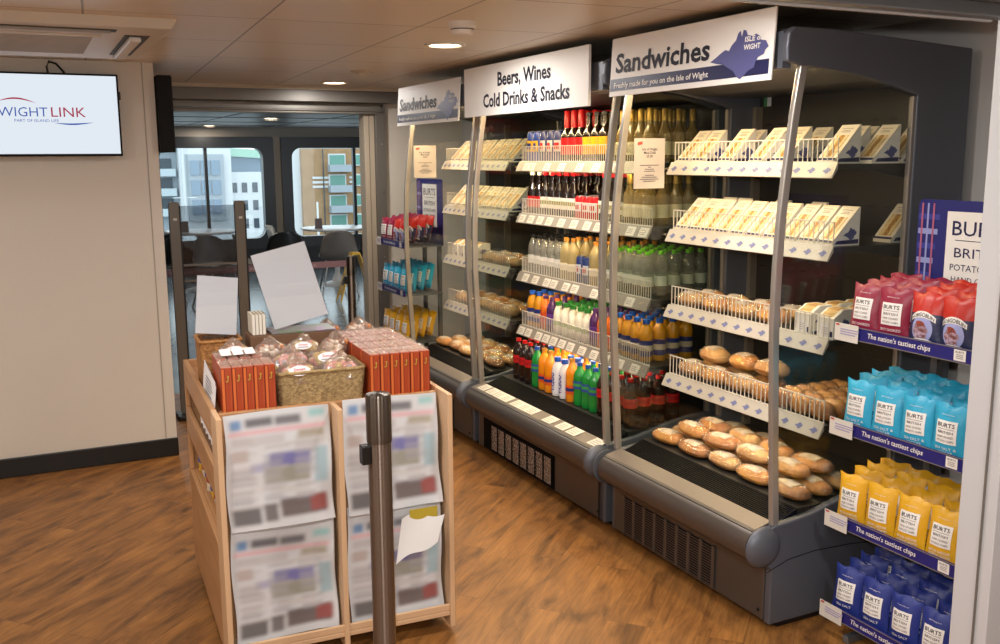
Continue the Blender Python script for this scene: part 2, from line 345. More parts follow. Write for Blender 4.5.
for i, (x, y, c_, lb) in enumerate([(17.5, 95, 'e7e9ea', 'white van parked on the quay below the windows'), (30.5, 95, '4f8f86', 'teal van parked on the quay below the brick block'), (25.0, 95, 'b4565b', 'red van parked on the quay beside the teal van')]):
    t = thing('van', lb, 'van', (x, y, -11), 0, 'vans on the quay'); pm = M('van_paint_%d' % i, c_, .4)
    m = MB(); m.prism([(-2.2, .5), (2.2, .5), (2.2, 1.3), (1.6, 1.5), (1.1, 2.5), (-2.2, 2.5)], -.9, .9, lambda p, q, h: (p, h, q), pm); m.build('body', t, bevel=.08)
    for wx in (-1.4, 1.4):
        for wy in (-.9, .9): MB().lathe([(.36, -.1), (.36, .1)], BLACK, (wx, wy, .36), 14, 'y').build('wheel', t)
    MB().box(-1.9, .9, -.93, .93, 1.5, 2.1, DKW).build('window', t)
# ------------------------------------------------------------------ refrigerated display chillers
SHZ = (1.620, 1.337, 1.010, .704)          # tops of the four shelves
SLOT = M('slot_black', '0c0c0c', .8)
LAMPW = glow('warm_tube', 'ffd9a0', 5)
GRILLB = M('air_grille_black', '070708', .7, spec=.1)
FOIL = M('coil_foil', '85858a', .25, .85, vary=(70, 'd9d9dc'), bump=(90, 1.0))
def postx(z):
    P = [(.38, 2.242), (.75, 2.221), (1.05, 2.206), (1.25, 2.206), (1.436, 2.213), (1.593, 2.229), (1.786, 2.252), (1.95, 2.279)]
    for (a, b), (c, d) in zip(P, P[1:]):
        if z <= c: return b + (d - b) * (z - a) / (c - a)
    return P[-1][1]
def chiller(name, label, y0, y1, style):
    pt = .030; ym = (y0 + y1) / 2; L0 = (2.6, ym, 0); t = thing(name, label, 'chiller', L0)
    # end panels: one C shaped slab each (kick side, rear column, canopy side)
    out = [(2.225, .02), (3.05, .02), (3.05, 2.02), (2.42, 2.052), (2.225, 2.052), (2.203, 2.035), (2.197, 1.99), (2.200, 1.945), (2.27, 1.932), (2.393, 1.925), (2.50, 1.912), (2.611, 1.893), (2.70, 1.874), (2.790, 1.851), (2.790, .47),
           (2.70, .466), (2.6, .452), (2.49, .425), (2.39, .402), (2.30, .392), (2.24, .388), (2.205, .37), (2.19, .33), (2.20, .25), (2.225, .225)]
    for a, b in ((y0 - pt, y0), (y1, y1 + pt)):
        m = MB(); m.prism_y(out, a, b, GREYM); e = fixn(m.build('end_panel', t, bevel=.006, off=L0))
        m = MB(); seam = [(2.205, .222), (2.30, .252), (2.42, .262), (2.60, .255), (2.78, .235)]
        ys = a - .0012 if a < ym else b + .0012
        m.add([(x, ys, z - .002) for x, z in seam] + [(x, ys, z + .002) for x, z in seam], [(i, i + 1, 6 + i, 5 + i) for i in range(4)], SLOT); m.build('panel_seam', e, off=L0)
        yc = (a + b) / 2
        m = MB(); m.prism_y([(2.24, .385), (2.40, .40), (2.5, .425), (2.61, .452), (2.70, .466), (2.792, .47), (2.792, 1.853), (2.70, 1.876), (2.611, 1.895), (2.5, 1.914), (2.393, 1.927), (2.275, 1.934), (2.245, 1.75), (2.222, 1.55), (2.206, 1.36), (2.204, 1.15), (2.212, .90)], yc - .003, yc + .003, GLASS); m.build('end_glass', t, off=L0)
        m = MB(); vs = []; fs = []
        for i in range(25):
            q = i / 24; z = .386 + 1.550 * q; x = postx(z)
            vs += [(x - .016, yc - .011, z), (x + .014, yc - .011, z), (x + .014, yc + .011, z), (x - .016, yc + .011, z)]
        for i in range(24): fs += [(4 * i + k, 4 * i + (k + 1) % 4, 4 * i + 4 + (k + 1) % 4, 4 * i + 4 + k) for k in range(4)]
        m.add(vs, fs, POSTG); m.build('front_post', t, bevel=.004, off=L0)
        m = MB(); m.box(2.776, 2.794, yc - .010, yc + .010, .47, 1.85, TRIMG); m.build('rear_glass_trim', t, bevel=.003, off=L0)
        sg = -1 if a < ym else 1
        m = MB(); m.lathe([(.075 * math.cos(R(k * 15)), (a if sg < 0 else b) - sg * .012 + sg * .036 * math.sin(R(k * 15))) for k in range(7)] + [(.001, (a if sg < 0 else b) + sg * .024)], GREYM, (2.192, 0, .314), 24, 'y')
        m.build('bumper_cap', t, smooth=40, off=L0)
    # bumper: rounded rail along the front
    prof = [(2.196 + .066 * math.cos(R(a)), .312 + .066 * math.sin(R(a))) for a in range(75, 286, 15)] + [(2.235, .248), (2.235, .375)]
    m = MB(); m.prism_y(prof, y0 - .002, y1 + .002, GREYF); fixn(m.build('bumper', t, smooth=40, off=L0))
    m = MB(); m.prism_y([(2.166, .368), (2.172, .375), (2.245, .392), (2.25, .384), (2.24, .37)], y0, y1, M('ledge_taupe', '6f6761', .4, .2)); lg = fixn(m.build('front_ledge', t, off=L0))
    m = MB(); m.box(2.160, 2.168, y0, y1, .3665, .3695, SLOT); m.build('ledge_seam', lg, off=L0)
    if style == 'M':
        for k, q in enumerate((.02, .10, .17, .235, .33, .395, .455, .60, .70, .78, .93)):
            yy = y1 - q * (y1 - y0) - .03; s_ = .085
            f = lambda d: .3762 + .0023 + (d - 2.172) * .233
            m = MB(); m.add([(2.178, yy, f(2.178)), (2.238, yy, f(2.238)), (2.238, yy - s_, f(2.238)), (2.178, yy - s_, f(2.178))], [(0, 1, 2, 3)], TICKET)
            for r_ in range(3): m.add([(2.188 + r_ * .014, yy - .012, f(2.188 + r_ * .014) + .0006), (2.192 + r_ * .014, yy - .012, f(2.192 + r_ * .014) + .0006), (2.192 + r_ * .014, yy - .012 - s_ * .6, f(2.192 + r_ * .014) + .0006), (2.188 + r_ * .014, yy - .012 - s_ * .6, f(2.188 + r_ * .014) + .0006)], [(0, 1, 2, 3)], M('ticket_ink', '8c8780', .6))
            m.build('price_ticket', lg, off=L0)
    # kick panel with grille, plinth
    m = MB(); m.box(2.219, 2.245, y0 - .003, y1 + .003, .03, .25, GREYF); kp = m.build('kick_panel', t, bevel=.003, off=L0)
    m = MB(); m.box(2.27, 3.0, y0 - .02, y1 + .02, 0, .03, BLACK); m.build('plinth', t, off=L0)
    if style == 'M':
        ga, gb = y1 - .06, y0 + .42
        m = MB(); m.box(2.216, 2.2195, gb, ga, .035, .205, GRILLB); gp = m.build('air_grille', kp, off=L0)
        m.__init__(); m.box(2.213, 2.2165, gb + .02, ga - .10, .05, .185, FOIL); m.build('condenser_foil', kp, off=L0)
        for k in range(9): yy = ga - .10 - k * (ga - gb - .12) / 8; MB().box(2.2095, 2.2135, yy - .004, yy + .004, .045, .19, GRILLB).build('grille_bar', kp, off=L0)
        m = MB(); m.box(2.216, 2.220, y0 - .001, y0 + .014, .03, .20, SLOT); m.build('panel_gap', kp, off=L0)
    else:
        ga, gb = y1 - .08, y0 + .27
        m = MB(); m.box(2.216, 2.2195, gb, ga, .04, .20, GRILLB); m.build('air_grille', kp, off=L0)
        m = MB(); nb = 8
        for k in range(nb + 1): yy = ga - k * (ga - gb) / nb; m.box(2.2115, 2.2165, yy - .009, yy + .009, .036, .204, GREYF)
        for k in range(15): zz = .046 + k * .0106; m.box(2.2125, 2.2165, gb, ga, zz - .0018, zz + .0018, GREYF)
        m.build('grille_slat', kp, off=L0)
    m = MB(); m.lathe([(.006, 0), (.006, -.003)], SLOT, (2.219, y0 + .02, .06), 8, 'x'); m.build('panel_screw', kp, off=L0)
    # well: black air grille ramp, product deck
    m = MB(); m.prism_y([(2.245, .36), (2.25, .375), (2.36, .418), (2.36, .36)], y0, y1, GRILLB)
    for k in range(12): x = 2.258 + k * .0085; z = .375 + (x - 2.25) * .391; m.box(x, x + .003, y0 + .01, y1 - .01, z, z + .004, M('grille_rib', '111011', .6, spec=.2))
    m.build('intake_grille', t, off=L0)
    m = MB(); m.box(2.36, 2.95, y0, y1, .40, .42, DARKI); m.build('deck', t, off=L0)
    # back panel with punched slots, uprights, top
    m = MB(); m.box(2.95, 2.98, y0, y1, .40, 1.92, M('chiller_back_dark', '2e2a27', .45, .2))
    for z in (1.78, 1.45, 1.16, .85, .56):
        for k in range(int((y1 - y0) / .085)): m.box(2.948, 2.951, y0 + .03 + k * .085, y0 + .065 + k * .085, z, z + .006, SLOT)
    bp_ = m.build('back_panel', t, off=L0)
    if style == 'N': m = MB(); m.box(2.946, 2.95, 3.33, 3.372, 1.862, 1.905, PAPER); m.box(2.9445, 2.946, 3.352, 3.372, 1.862, 1.905, M('label_green', '4c8a5c', .5)); m.build('small_label', bp_, off=L0)
    for yy in (y0 + .012, y1 - .012):
        m = MB(); m.box(2.91, 2.948, yy - .011, yy + .011, .42, 1.86, M('upright_grey', '8d8477', .35, .5)); m.build('shelf_upright', t, off=L0)
    m = MB(); m.prism_y([(2.205, 1.925), (2.205, 2.04), (2.23, 2.05), (2.42, 2.05), (2.98, 2.02), (2.98, 1.90), (2.60, 1.90), (2.42, 1.935), (2.36, 1.965), (2.24, 1.968), (2.24, 1.925)], y0, y1, GREYM); fixn(m.build('canopy', t, off=L0))
    m = MB(); m.box(2.245, 2.31, y0 + .02, y1 - .02, 1.952, 1.967, M('lamp_housing', 'd8d2c8', .4)); hs = m.build('lamp_housing', t, off=L0)
    m = MB(); m.lathe([(.008, y0 + .05), (.008, y1 - .05)], LAMPW, (2.268, 0, 1.943), 8, 'y'); m.build('canopy_lamp', t, smooth=40, off=L0)
    # shelves
    for si, zt in enumerate(SHZ):
        m = MB(); m.box(2.475, 2.945, y0 + .004, y1 - .004, zt - .018, zt, DARKI)
        for yy in (y0 + .02, y1 - .02): m.prism([(2.60, zt - .018), (2.945, zt - .018), (2.945, zt - .075)], yy - .004, yy + .004, lambda p, q, h: (p, h, q), DARKI)
        sh = m.build('shelf', t, off=L0)
        m = MB(); m.lathe([(.005, y0 + .11), (.005, y1 - .03)], LAMPW, (2.505, 0, zt - .024), 8, 'y'); m.build('added_shelf_tube', sh, smooth=40, off=L0)  # glowing tube added under each shelf to brighten the goods below
        m = MB(); sm = STRIP if style != 'M' else M('price_rail_grey', '8f8880', .4, .2)
        a_, b_ = y0 + .008, y1 - .008
        m.prism_y([(2.448, zt - .046), (2.452, zt - .049), (2.480, zt - .010), (2.480, zt + .004), (2.474, zt + .004)], a_, b_, sm)
        fx = lambda h: 2.448 + .026 * h / .050; fz = lambda h: zt - .046 + h           # face of the sloped strip
        if style != 'M':
            n = 13
            for k in range(n):
                yc = b_ - (k + .5) * (b_ - a_) / n
                m.poly([(x, z) for x, z in ISLE], lambda a, b: (fx(.012 + b * .024) - .0012, yc + .020 - a * .04, fz(.012 + b * .024)), M('icon_blue', '6a6f9c', .5))
        p = fixn(m.build('price_strip', sh, off=L0)) if style != 'M' else m.build('price_strip', sh, off=L0)
        if style == 'M':
            qs = [(.06, .11, .24, .36, .50, .62, .72, .90), (.02, .10, .18, .26, .36, .46, .56, .64, .74, .86, .94), (.05, .14, .24, .30, .40, .47, .62, .86), (.01, .075, .17, .235, .30, .37, .44, .53, .62, .70, .80, .90)][si]
            for q in qs:
                yc = b_ - q * (b_ - a_) - .035; m = MB()
                m.add([(fx(h) - .0016, yy, fz(h)) for h in (.004, .044) for yy in (yc + .034, yc - .034)], [(0, 1, 3, 2)], TICKET)
                for r_ in (.014, .022, .030): m.add([(fx(h) - .0024, yy, fz(h)) for h in (r_, r_ + .003) for yy in (yc + .026, yc - .014)], [(0, 1, 3, 2)], M('ticket_ink', '8c8780', .6))
                m.build('price_ticket', sh, off=L0)
        # wire fence
        m = MB(); zf, ze = zt + .006, zt + .085; n = int((b_ - a_) / (.019 if style == 'M' else .024))
        for k in range(n + 1): yy = a_ + .012 + k * (b_ - a_ - .024) / n; m.box(2.4825, 2.4855, yy - .0013, yy + .0013, zf, ze, WIRE)
        for zz in (zf, ze): m.box(2.4815, 2.4865, a_ + .01, b_ - .01, zz - .002, zz + .002, WIRE)
        m.build('wire_mesh_fence', sh, off=L0)
    return t
UN = (2.445, 3.402); UM = (3.52, 4.812); UF = (4.932, 5.88)
chiller('display_chiller', 'grey open-front sandwich chiller beside the bright crisp rack, baguettes in its base', *UN, 'N')
chiller('display_chiller', 'wide grey open-front chiller filled with bottled drinks, between the two sandwich chillers', *UM, 'M')
chiller('display_chiller', 'grey sandwich chiller at the far end of the row, next to the doorway', *UF, 'F')
# signs hung on the canopies
def sandwich_sign(label, y0, y1, z0, z1):
    toX = lambda x, y_, z_: (lambda a, b: (x + .003 + .014 * b / H, y_ - a, z_ + b))
    W, H = y1 - y0, z1 - z0; L0 = (2.18, (y0 + y1) / 2, z0)
    m = MB(); T = toX(2.1745, y1, z0); m.add([(x_ + d, y_, z_) for d in (0, .005) for x_, y_, z_ in (T(0, 0), T(W, 0), T(W, H), T(0, H))], [(0, 1, 2, 3), (4, 7, 6, 5), (0, 4, 5, 1), (1, 5, 6, 2), (2, 6, 7, 3), (3, 7, 4, 0)], WHITE); s = tag(m.build('sandwich_sign', off=None), label, 'sign')
    m = MB(); T = toX(2.1735, y1, z0); m.poly([(.004, .020), (W * .985, .020), (W * .985, .068), (.004, .068)], T, NAVY); m.build('navy_band', s)
    m = MB(); T = toX(2.1725, y1, z0); iw, ih = W * .305, H * .72; ix, iz = W * .672, .012
    m.poly([(ix + a * iw, iz + b * ih) for a, b in ISLE], T, ISLEB); m.build('island_emblem', s)
    m = MB(); T = toX(2.1725, y1, z0); m.text('Sandwiches', T, W * .040, .092, .076, INK, W * .625, .025); m.build('title_lettering', s)
    m = MB(); m.text('Freshly made for you on the Isle of Wight', T, W * .035, .032, .021, WHITE, W * .63, .016); m.build('strapline_lettering', s)
    m = MB(); T = toX(2.1715, y1, z0); m.text('ISLE of', T, W * .856, .132, .017, WHITE, W * .088, .025); m.text('WIGHT', T, W * .852, .106, .017, WHITE, W * .085, .025); m.build('emblem_lettering', s)
    return s
sandwich_sign('white sandwiches sign with island map, hung nearest above the crisp rack', 2.465, 3.425, 1.89, 2.118)
sandwich_sign('white sandwiches sign with island map, hung farthest by the doorway', 4.965, 5.945, 1.848, 2.085)
y0, y1, z0, z1 = 3.585, 4.875, 1.862, 2.115
s = tag(MB().box(2.175, 2.187, y0, y1, z0, z1, WHITE).build('drinks_sign'), 'plain white beers and cold drinks sign between the two sandwiches signs', 'sign')
m = MB(); T = toX(2.1735, y1, z0); m.text('Beers, Wines', T, .688, .142, .068, INK, .55, .027, 'c'); m.build('title_lettering', s)
m = MB(); m.text('Cold Drinks & Snacks', T, .688, .042, .068, INK, .892, .027, 'c'); m.build('title_lettering', s)
# notices taped inside the end glass
def notice(label, x0, x1, yp, z0, z1):
    s = tag(MB().box(x0, x1, yp - .002, yp, z0, z1, M('notice_paper', 'bfb6ae', .6)).build('notice'), label, 'notice')
    m = MB(); w = x1 - x0; h = z1 - z0; T = toY(x0, yp - .0028, z0); g = M('notice_ink', '25233f', .6)
    m.text('Isle of Wight', T, w * .5, h * .76, .011, g, w * .5, .01, 'c'); m.text('Meal Deal', T, w * .5, h * .69, .011, g, w * .38, .01, 'c'); m.text('£5.00', T, w * .5, h * .62, .011, g, w * .2, .01, 'c')
    for k, ww in enumerate((.62, .1, .3, .36, 0, .3, .5, .62, .4)):
        if ww: m.poly([(w * (.5 - ww / 2), h * (.46 - k * .04)), (w * (.5 + ww / 2), h * (.46 - k * .04)), (w * (.5 + ww / 2), h * (.472 - k * .04)), (w * (.5 - ww / 2), h * (.472 - k * .04))], T, g)
    m.build('notice_print', s)
    m = MB(); m.poly([(w * .1, h * .86), (w * .26, h * .88), (w * .26, h * .94), (w * .1, h * .92)], T, M('red_print', 'b5453c', .5)); m.build('red_logo', s)
notice('white meal notice on the glass between drinks and near sandwich chillers', 2.295, 2.45, 3.412, 1.515, 1.724)
notice('white meal notice on the far end glass of the far chiller', 2.265, 2.42, 5.892, 1.52, 1.726)
# ------------------------------------------------------------------ products (all authored facing -Y, origin at base centre of the front edge)
CARD = M('carton_card', 'eadfc9', .5); CARDW = M('carton_white', 'eeeae2', .45)
BREAD = M('bread_filling', 'a8702e', .6, vary=(45, 'e2c588'), stretch=(.4, 1, 2.2)); WINDOW = clear('carton_window', 'fbf6ea', .10, .08)
def sandwich_carton():
    w, d, h = .080, .125, .134
    r = MB(); r.prism_x([(0, 0), (d, 0), (d, h), (d - .006, h), (0, .012)], -w / 2, w / 2, CARD); o = fixn(r.build('sandwich_carton'))
    F = lambda a, t, e: (a, t * (d - .006) - .72 * e, .012 + t * (h - .012) + .7 * e)       # the slanted face
    m = MB()
    for a, b, mt in ((-.026, .026, BREAD), (-.021, -.012, M('filling_pale', 'ecd6a0', .6)), (-.006, .006, M('filling_dark', '8c5a28', .6, vary=(70, 'c99a4a'))), (.012, .021, M('filling_pale', 'ecd6a0', .6))):
        e = .0006 if mt == BREAD else .0011; m.add([F(a, .10, e), F(b, .10, e), F(b, .70, e), F(a, .70, e)], [(0, 1, 2, 3)], mt)
    m.build('filling_window', o)
    m = MB(); T = lambda a, b: F(a, b, .001)
    for q, ww in ((.88, .05), (.82, .034), (.78, .042)): m.poly([(-ww / 2, q), (ww / 2, q), (ww / 2, q + .018), (-ww / 2, q + .018)], T, M('carton_print_grey', '9a8f80', .6))
    m.add([F(-.04, 0, .001), F(.04, 0, .001), F(.04, .06, .001), F(-.04, .06, .001)], [(0, 1, 2, 3)], NAVY); m.build('front_lettering', o)
    m = MB()
    for s in (-1, 1):
        T = lambda a, b: (s * (w / 2 + .0008), a, b)
        m.add([T(.012, .006), T(d - .004, .006), T(d - .004, .022), T(.024, .018)], [(0, 1, 2, 3)], NAVY)
        m.poly([(.050 + a * .062, .016 + b * .048) for a, b in ISLE], lambda a, b: (s * (w / 2 + .0014), a, b), ISLEB)
    m.build('side_print', o)
    for s in (-1, 1): MB().add([(s * (w / 2 + .0004), a, b) for a, b in ((.004, .002), (d - .001, .002), (d - .001, h - .004), (.010, .018))], [(0, 1, 2, 3)], CARDW).build('side_panel', o)
    return o
def salad_box():
    w, d, h = .078, .10, .105
    r = MB(); r.prism_x([(0, 0), (d, 0), (d, h), (.045, h), (0, h - .028)], -w / 2, w / 2, CARDW); o = fixn(r.build('wrap_carton', bevel=.002))
    m = MB(); T = lambda a, t, e: (a, .045 * t - e * .5, h - .028 + .028 * t + e); m.add([T(-.026, .08, .001), T(.026, .08, .001), T(.026, 1, .001), T(-.026, 1, .001)], [(0, 1, 2, 3)], BREAD)
    m.add([(-.026, .045, h + .001), (.026, .045, h + .001), (.026, .085, h + .001), (-.026, .085, h + .001)], [(0, 1, 2, 3)], BREAD); m.build('window', o)
    m = MB(); T = toY(-w / 2, -.0008, 0); m.poly([(.02, .012), (.058, .012), (.058, .05), (.02, .05)], T, PAPER)
    for k in range(4): m.poly([(.024, .018 + k * .007), (.052, .018 + k * .007), (.052, .020 + k * .007), (.024, .020 + k * .007)], toY(-w / 2, -.0014, 0), M('carton_print_grey', '9a8f80'))
    m.build('front_print', o); m = MB(); m.poly([(.062, .01), (.074, .01), (.074, .03), (.062, .03)], T, NAVY); m.build('navy_tab', o)
    m = MB()
    m.add([(w / 2 + .0008, a, b) for a, b in ((.01, .004), (d - .008, .004), (d - .008, .014), (.01, .014))], [(0, 1, 2, 3)], NAVY)
    m.poly([(.02 + a * .055, .03 + b * .045) for a, b in ISLE], lambda a, b: (w / 2 + .0008, a, b), ISLEB); m.build('side_print', o)
    return o
CRUST = M('golden_crust', 'b8742a', .45, vary=(14, 'dda551'), bump=(45, .5)); CRUSTD = M('brown_crust', '9c6026', .45, vary=(16, 'c98d44'), bump=(45, .5)); CRUSTP = M('pale_crust', 'cfa86c', .55, vary=(14, 'b58144'), bump=(45, .4))
def loaf(name, L, W, H, mat, slashes=4, wrap=True, label=True, seed=0, col_label=None):
    """bread roll along X, resting on z = 0, centred; slashes across the top"""
    rnd = random.Random(seed); nu, nv = 22, 14
    def P(u, v, k=1.0):
        a = PI * u; b = 2 * PI * v
        taper = max(math.sin(a), 0) ** .45
        bump = 1 + (.05 * math.cos(slashes * 2 * PI * u) if math.sin(b) > 0 else 0)
        x = -L / 2 * math.cos(a) * k; y = W / 2 * taper * math.cos(b) * k; z = H * (.45 + (.55 * bump if math.sin(b) > 0 else .45) * math.sin(b) * taper * (k if math.sin(b) > 0 else 1))
        return (x, y, max(z, .0005))
    m = MB(); m.grid(lambda u, v: P(u, v), nu, nv, mat); o = m.build(name, smooth=60)
    if label:
        m = MB(); m.grid(lambda u, v: (lambda p: (p[0], p[1], p[2] + .0035))(P(.33 + .34 * u, .36 - .22 * v)), 6, 4, M('loaf_label', 'b7aa9a', .55))
        for k in range(3): m.grid(lambda u, v: (lambda p: (p[0], p[1], p[2] + .0045))(P(.38 + (.24 - .04 * k) * u, .32 - .035 * k - .008 * v)), 5, 1, M('ticket_ink', '8c8780', .6))
        m.build('label', o, smooth=60)
    if wrap:
        ph = rnd.random() * 6
        def Q(u, v):
            x, y, z = P(u, v, 1.035); e = abs(2 * u - 1)
            k = .0040 * math.sin(23 * u + ph + 7 * v) + .0034 * math.sin(40 * v + ph) + .003 * math.sin(31 * u - 17 * v)
            x *= 1 + .13 * e ** 4; y = y * (1 + k * 12) + (.012 * math.sin(2 * PI * v * 1) * e ** 6); z = z * (1 + k * 5) + .0022
            return (x, y, max(z, .0002))
        m = MB(); m.grid(Q, 26, 16, FILM); m.build('wrapper', o, smooth=70)
    return o
# bottles and cans: body with cap and label parts
def bottle(name, prof, body, cap, label=None, capz=None, capr=.014, caph=.016, liquid=None, lz=None, lmat2=None, text=None, n=14):
    o = MB().lathe(prof, body, n=n).build(name, smooth=50)
    top = prof[-1][1]
    m = MB(); m.lathe([(capr, top - caph * .75), (capr, top + caph * .25), (capr * .8, top + caph * .32)], cap, n=12); m.build('cap', o, smooth=50)
    if label is not None:
        z0, z1, r = lz; m = MB(); m.lathe([(r, z0), (r, z1)], label, n=n, closed=False)
        if lmat2: m.lathe([(r + .0006, z0 + (z1 - z0) * .35), (r + .0006, z0 + (z1 - z0) * .7)], lmat2, n=n, closed=False)
        if text:
            s_, c_, hh = text; rr = r + .0016
            m.text(s_, lambda a, b: (-rr * math.sin(b / rr), -rr * math.cos(b / rr), z0 + .012 + a), 0, -abs(hh) / 2, abs(hh), c_, (z1 - z0) - .02, .03)
        m.build('label', o, smooth=50)
    return o
def pet(r, h, neck=.6):       # PET bottle profile
    return [(r * .55, 0), (r * .92, .004), (r, .014), (r, h * .22), (r * .95, h * .30), (r, h * .38), (r, h * (neck + .04)), (r * .95, h * (neck + .12)), (r * .78, h * (neck + .20)), (r * .55, h * (neck + .26)), (.0135, h * .915), (.0125, h)]
def beer(r, h): return [(r * .9, 0), (r, .005), (r, h * .55), (r * .9, h * .62), (r * .55, h * .72), (.0145, h * .80), (.0125, h * .96), (.0135, h)]
def can(name, r, h, m1, m2, m3):
    m = MB(); m.lathe([(r * .8, 0), (r, .008), (r, h - .012), (r * .82, h - .002), (r * .8, h)], m1, n=16); o = m.build(name, smooth=50)
    m = MB(); m.lathe([(r * .81, h - .002), (r * .82, h + .002), (r * .74, h + .002), (r * .72, h - .001)], STEEL, n=16); m.build('lid', o, smooth=50)
    m = MB(); rr = r + .0006; m.grid(lambda u, v: (rr * math.sin((u - .5) * 2.0), -rr * math.cos((u - .5) * 2.0), h * (.34 + .36 * v)), 8, 1, m2); m.grid(lambda u, v: ((rr + .0006) * math.sin((u - .5) * 1.2), -(rr + .0006) * math.cos((u - .5) * 1.2), h * (.42 + .2 * v)), 6, 1, m3); m.build('front_print', o, smooth=50)
    return o
P_ = lambda n, h, r=.3: M(n, h, r)
CLW = clear('water_bottle_plastic', 'e6e8e4', .10, .06, body=.16, bodycol='dcdad0')
CLY = clear('lemonade_bottle', 'ece2bd', .10, .06, body=.42, bodycol='d9c78e')
WINEG = clear('white_wine_glass', 'd9cfa0', .12, .03, body=.40, bodycol='b99a58')
KB, KG, KO, KR, KU, KGD = P_('cap_black', '17171a'), P_('cap_green', '6fc22c'), P_('cap_orange', 'cf8a32'), P_('cap_red', 'c4161c'), P_('cap_blue', '1f55b8'), M('cap_gold', 'caa24c', .35, .5)
KW = P_('cap_white', 'e9e6e0'); KDG = P_('cap_dark_green', '2c7a35'); KP = P_('cap_purple', '50306e')
LW, LR, LDB, LY = P_('label_white', 'e8e4da', .5), P_('label_red', 'c3121a', .4), P_('label_dark_blue', '1d2f78', .4), P_('label_yellow', 'f0b41e', .4)
COKE = M('cola_body', '1c0905', .12, coat=.5); SPR = M('lime_soda_green', '0e8a34', .15, coat=.5); FAN = M('orange_soda', 'ef8f14', .2, coat=.4); ALE = M('ale_brown_glass', '180c06', .12, coat=.5)
OAS = M('tropical_juice', 'c98a14', .2, coat=.4); RIB = M('blackcurrant_purple', '47215c', .25, coat=.4); RIO = M('orange_juice_drink', 'd8691c', .25, coat=.4); MILK = M('milk_shake_white', 'ece6d4', .35); YAZ = M('sleeve_white', 'eceae8', .35)
PROTO = {
 'water_black': lambda: bottle('water_bottle', pet(.031, .205), CLW, KB, LW, lz=(.055, .100, .0318)),
 'water_green': lambda: bottle('water_bottle', pet(.031, .205), CLW, KG, P_('label_pale_green', 'd9dccb', .5), lz=(.050, .095, .0318)),
 'lemonade': lambda: bottle('lemonade_bottle', pet(.034, .215), CLY, KO, P_('label_cream', 'e6dbb8', .5), lz=(.05, .09, .0348)),
 'wine': lambda: bottle('wine_bottle', beer(.031, .225), WINEG, KGD, P_('label_cream', 'e6dbb8', .5), lz=(.035, .095, .0318), capr=.0145, caph=.05),
 'cola': lambda: bottle('cola_bottle', pet(.0325, .225), COKE, KR, LR, lz=(.095, .138, .0333), lmat2=P_('label_red_dark', 'a60d14', .4)),
 'lime': lambda: bottle('lime_soda_bottle', pet(.0325, .215), SPR, KU, P_('label_lime_blue', '2d4ea0', .4), lz=(.088, .128, .0333), lmat2=P_('label_lime_green', '3da648', .4)),
 'orange': lambda: bottle('orange_soda_bottle', pet(.0335, .22), FAN, KO, P_('label_orange_red', 'e2571c', .4), lz=(.045, .09, .0343), lmat2=LDB),
 'shake': lambda: bottle('milkshake_bottle', [(.02, 0), (.028, .004), (.029, .02), (.0265, .08), (.029, .13), (.027, .155), (.016, .18), (.0155, .19), (.015, .20)], YAZ, KU, P_('sleeve_white2', 'efedf2', .35), lz=(.015, .135, .0302), text=('YAZOO', P_('print_royal_blue', '2338a0', .4), .030), capr=.0185, caph=.022),
 'ale_red': lambda: bottle('ale_bottle', beer(.031, .225), ALE, LW, LR, lz=(.04, .10, .0318)),
 'ale_white': lambda: bottle('ale_bottle', beer(.031, .225), ALE, KR, LW, lz=(.04, .10, .0318), lmat2=P_('label_olive', '8c8a3a', .5)),
 'cider_red': lambda: bottle('cider_bottle', beer(.034, .235), ALE, KR, LR, lz=(.04, .125, .0348), capr=.0175, caph=.085),
 'cider_gold': lambda: bottle('cider_bottle', beer(.034, .240), ALE, KB, LY, lz=(.04, .125, .0348), capr=.0172, caph=.012),
 'juice_blue': lambda: bottle('juice_bottle', pet(.0325, .195, .62), OAS, KU, LDB, lz=(.03, .105, .0333), capr=.018, caph=.02, lmat2=P_('label_oasis', 'c9b9a8', .5)),
 'juice_purple': lambda: bottle('juice_bottle', pet(.0315, .185, .6), RIB, KP, P_('label_purple', '5c2f86', .4), lz=(.04, .10, .0323), capr=.015),
 'juice_orange': lambda: bottle('juice_bottle', pet(.0315, .185, .6), RIO, KP, P_('label_orange_red', 'e2571c', .4), lz=(.04, .10, .0323), capr=.015),
 'milk': lambda: bottle('milkshake_bottle', [(.024, 0), (.0295, .005), (.0295, .10), (.026, .125), (.017, .15), (.0165, .17)], MILK, KDG, P_('label_milk', 'efe9d6', .5), lz=(.03, .09, .0303), capr=.0185, caph=.02, lmat2=P_('label_milk_green', 'b9c98c', .5)),
 'can_blue': lambda: can('drink_can', .033, .165, P_('can_blue', '1c3f9c', .25), P_('can_yellow', 'e6b61e', .3), P_('can_blue2', '1c2f80', .3)),
 'can_lager': lambda: can('drink_can', .033, .165, P_('can_dark_blue', '1b2c6e', .25), P_('can_silver', 'cfd2d6', .3), P_('can_redprint', 'b3282c', .3)),
 'can_red': lambda: can('drink_can', .033, .115, P_('can_red', 'c4161c', .25), P_('can_silver', 'cfd2d6', .3), P_('can_redprint', 'b3282c', .3)),
 'can_slim': lambda: can('drink_can', .0265, .135, P_('can_navy', '23366e', .25), P_('can_silver', 'cfd2d6', .3), P_('can_redprint', 'b3282c', .3)),
}
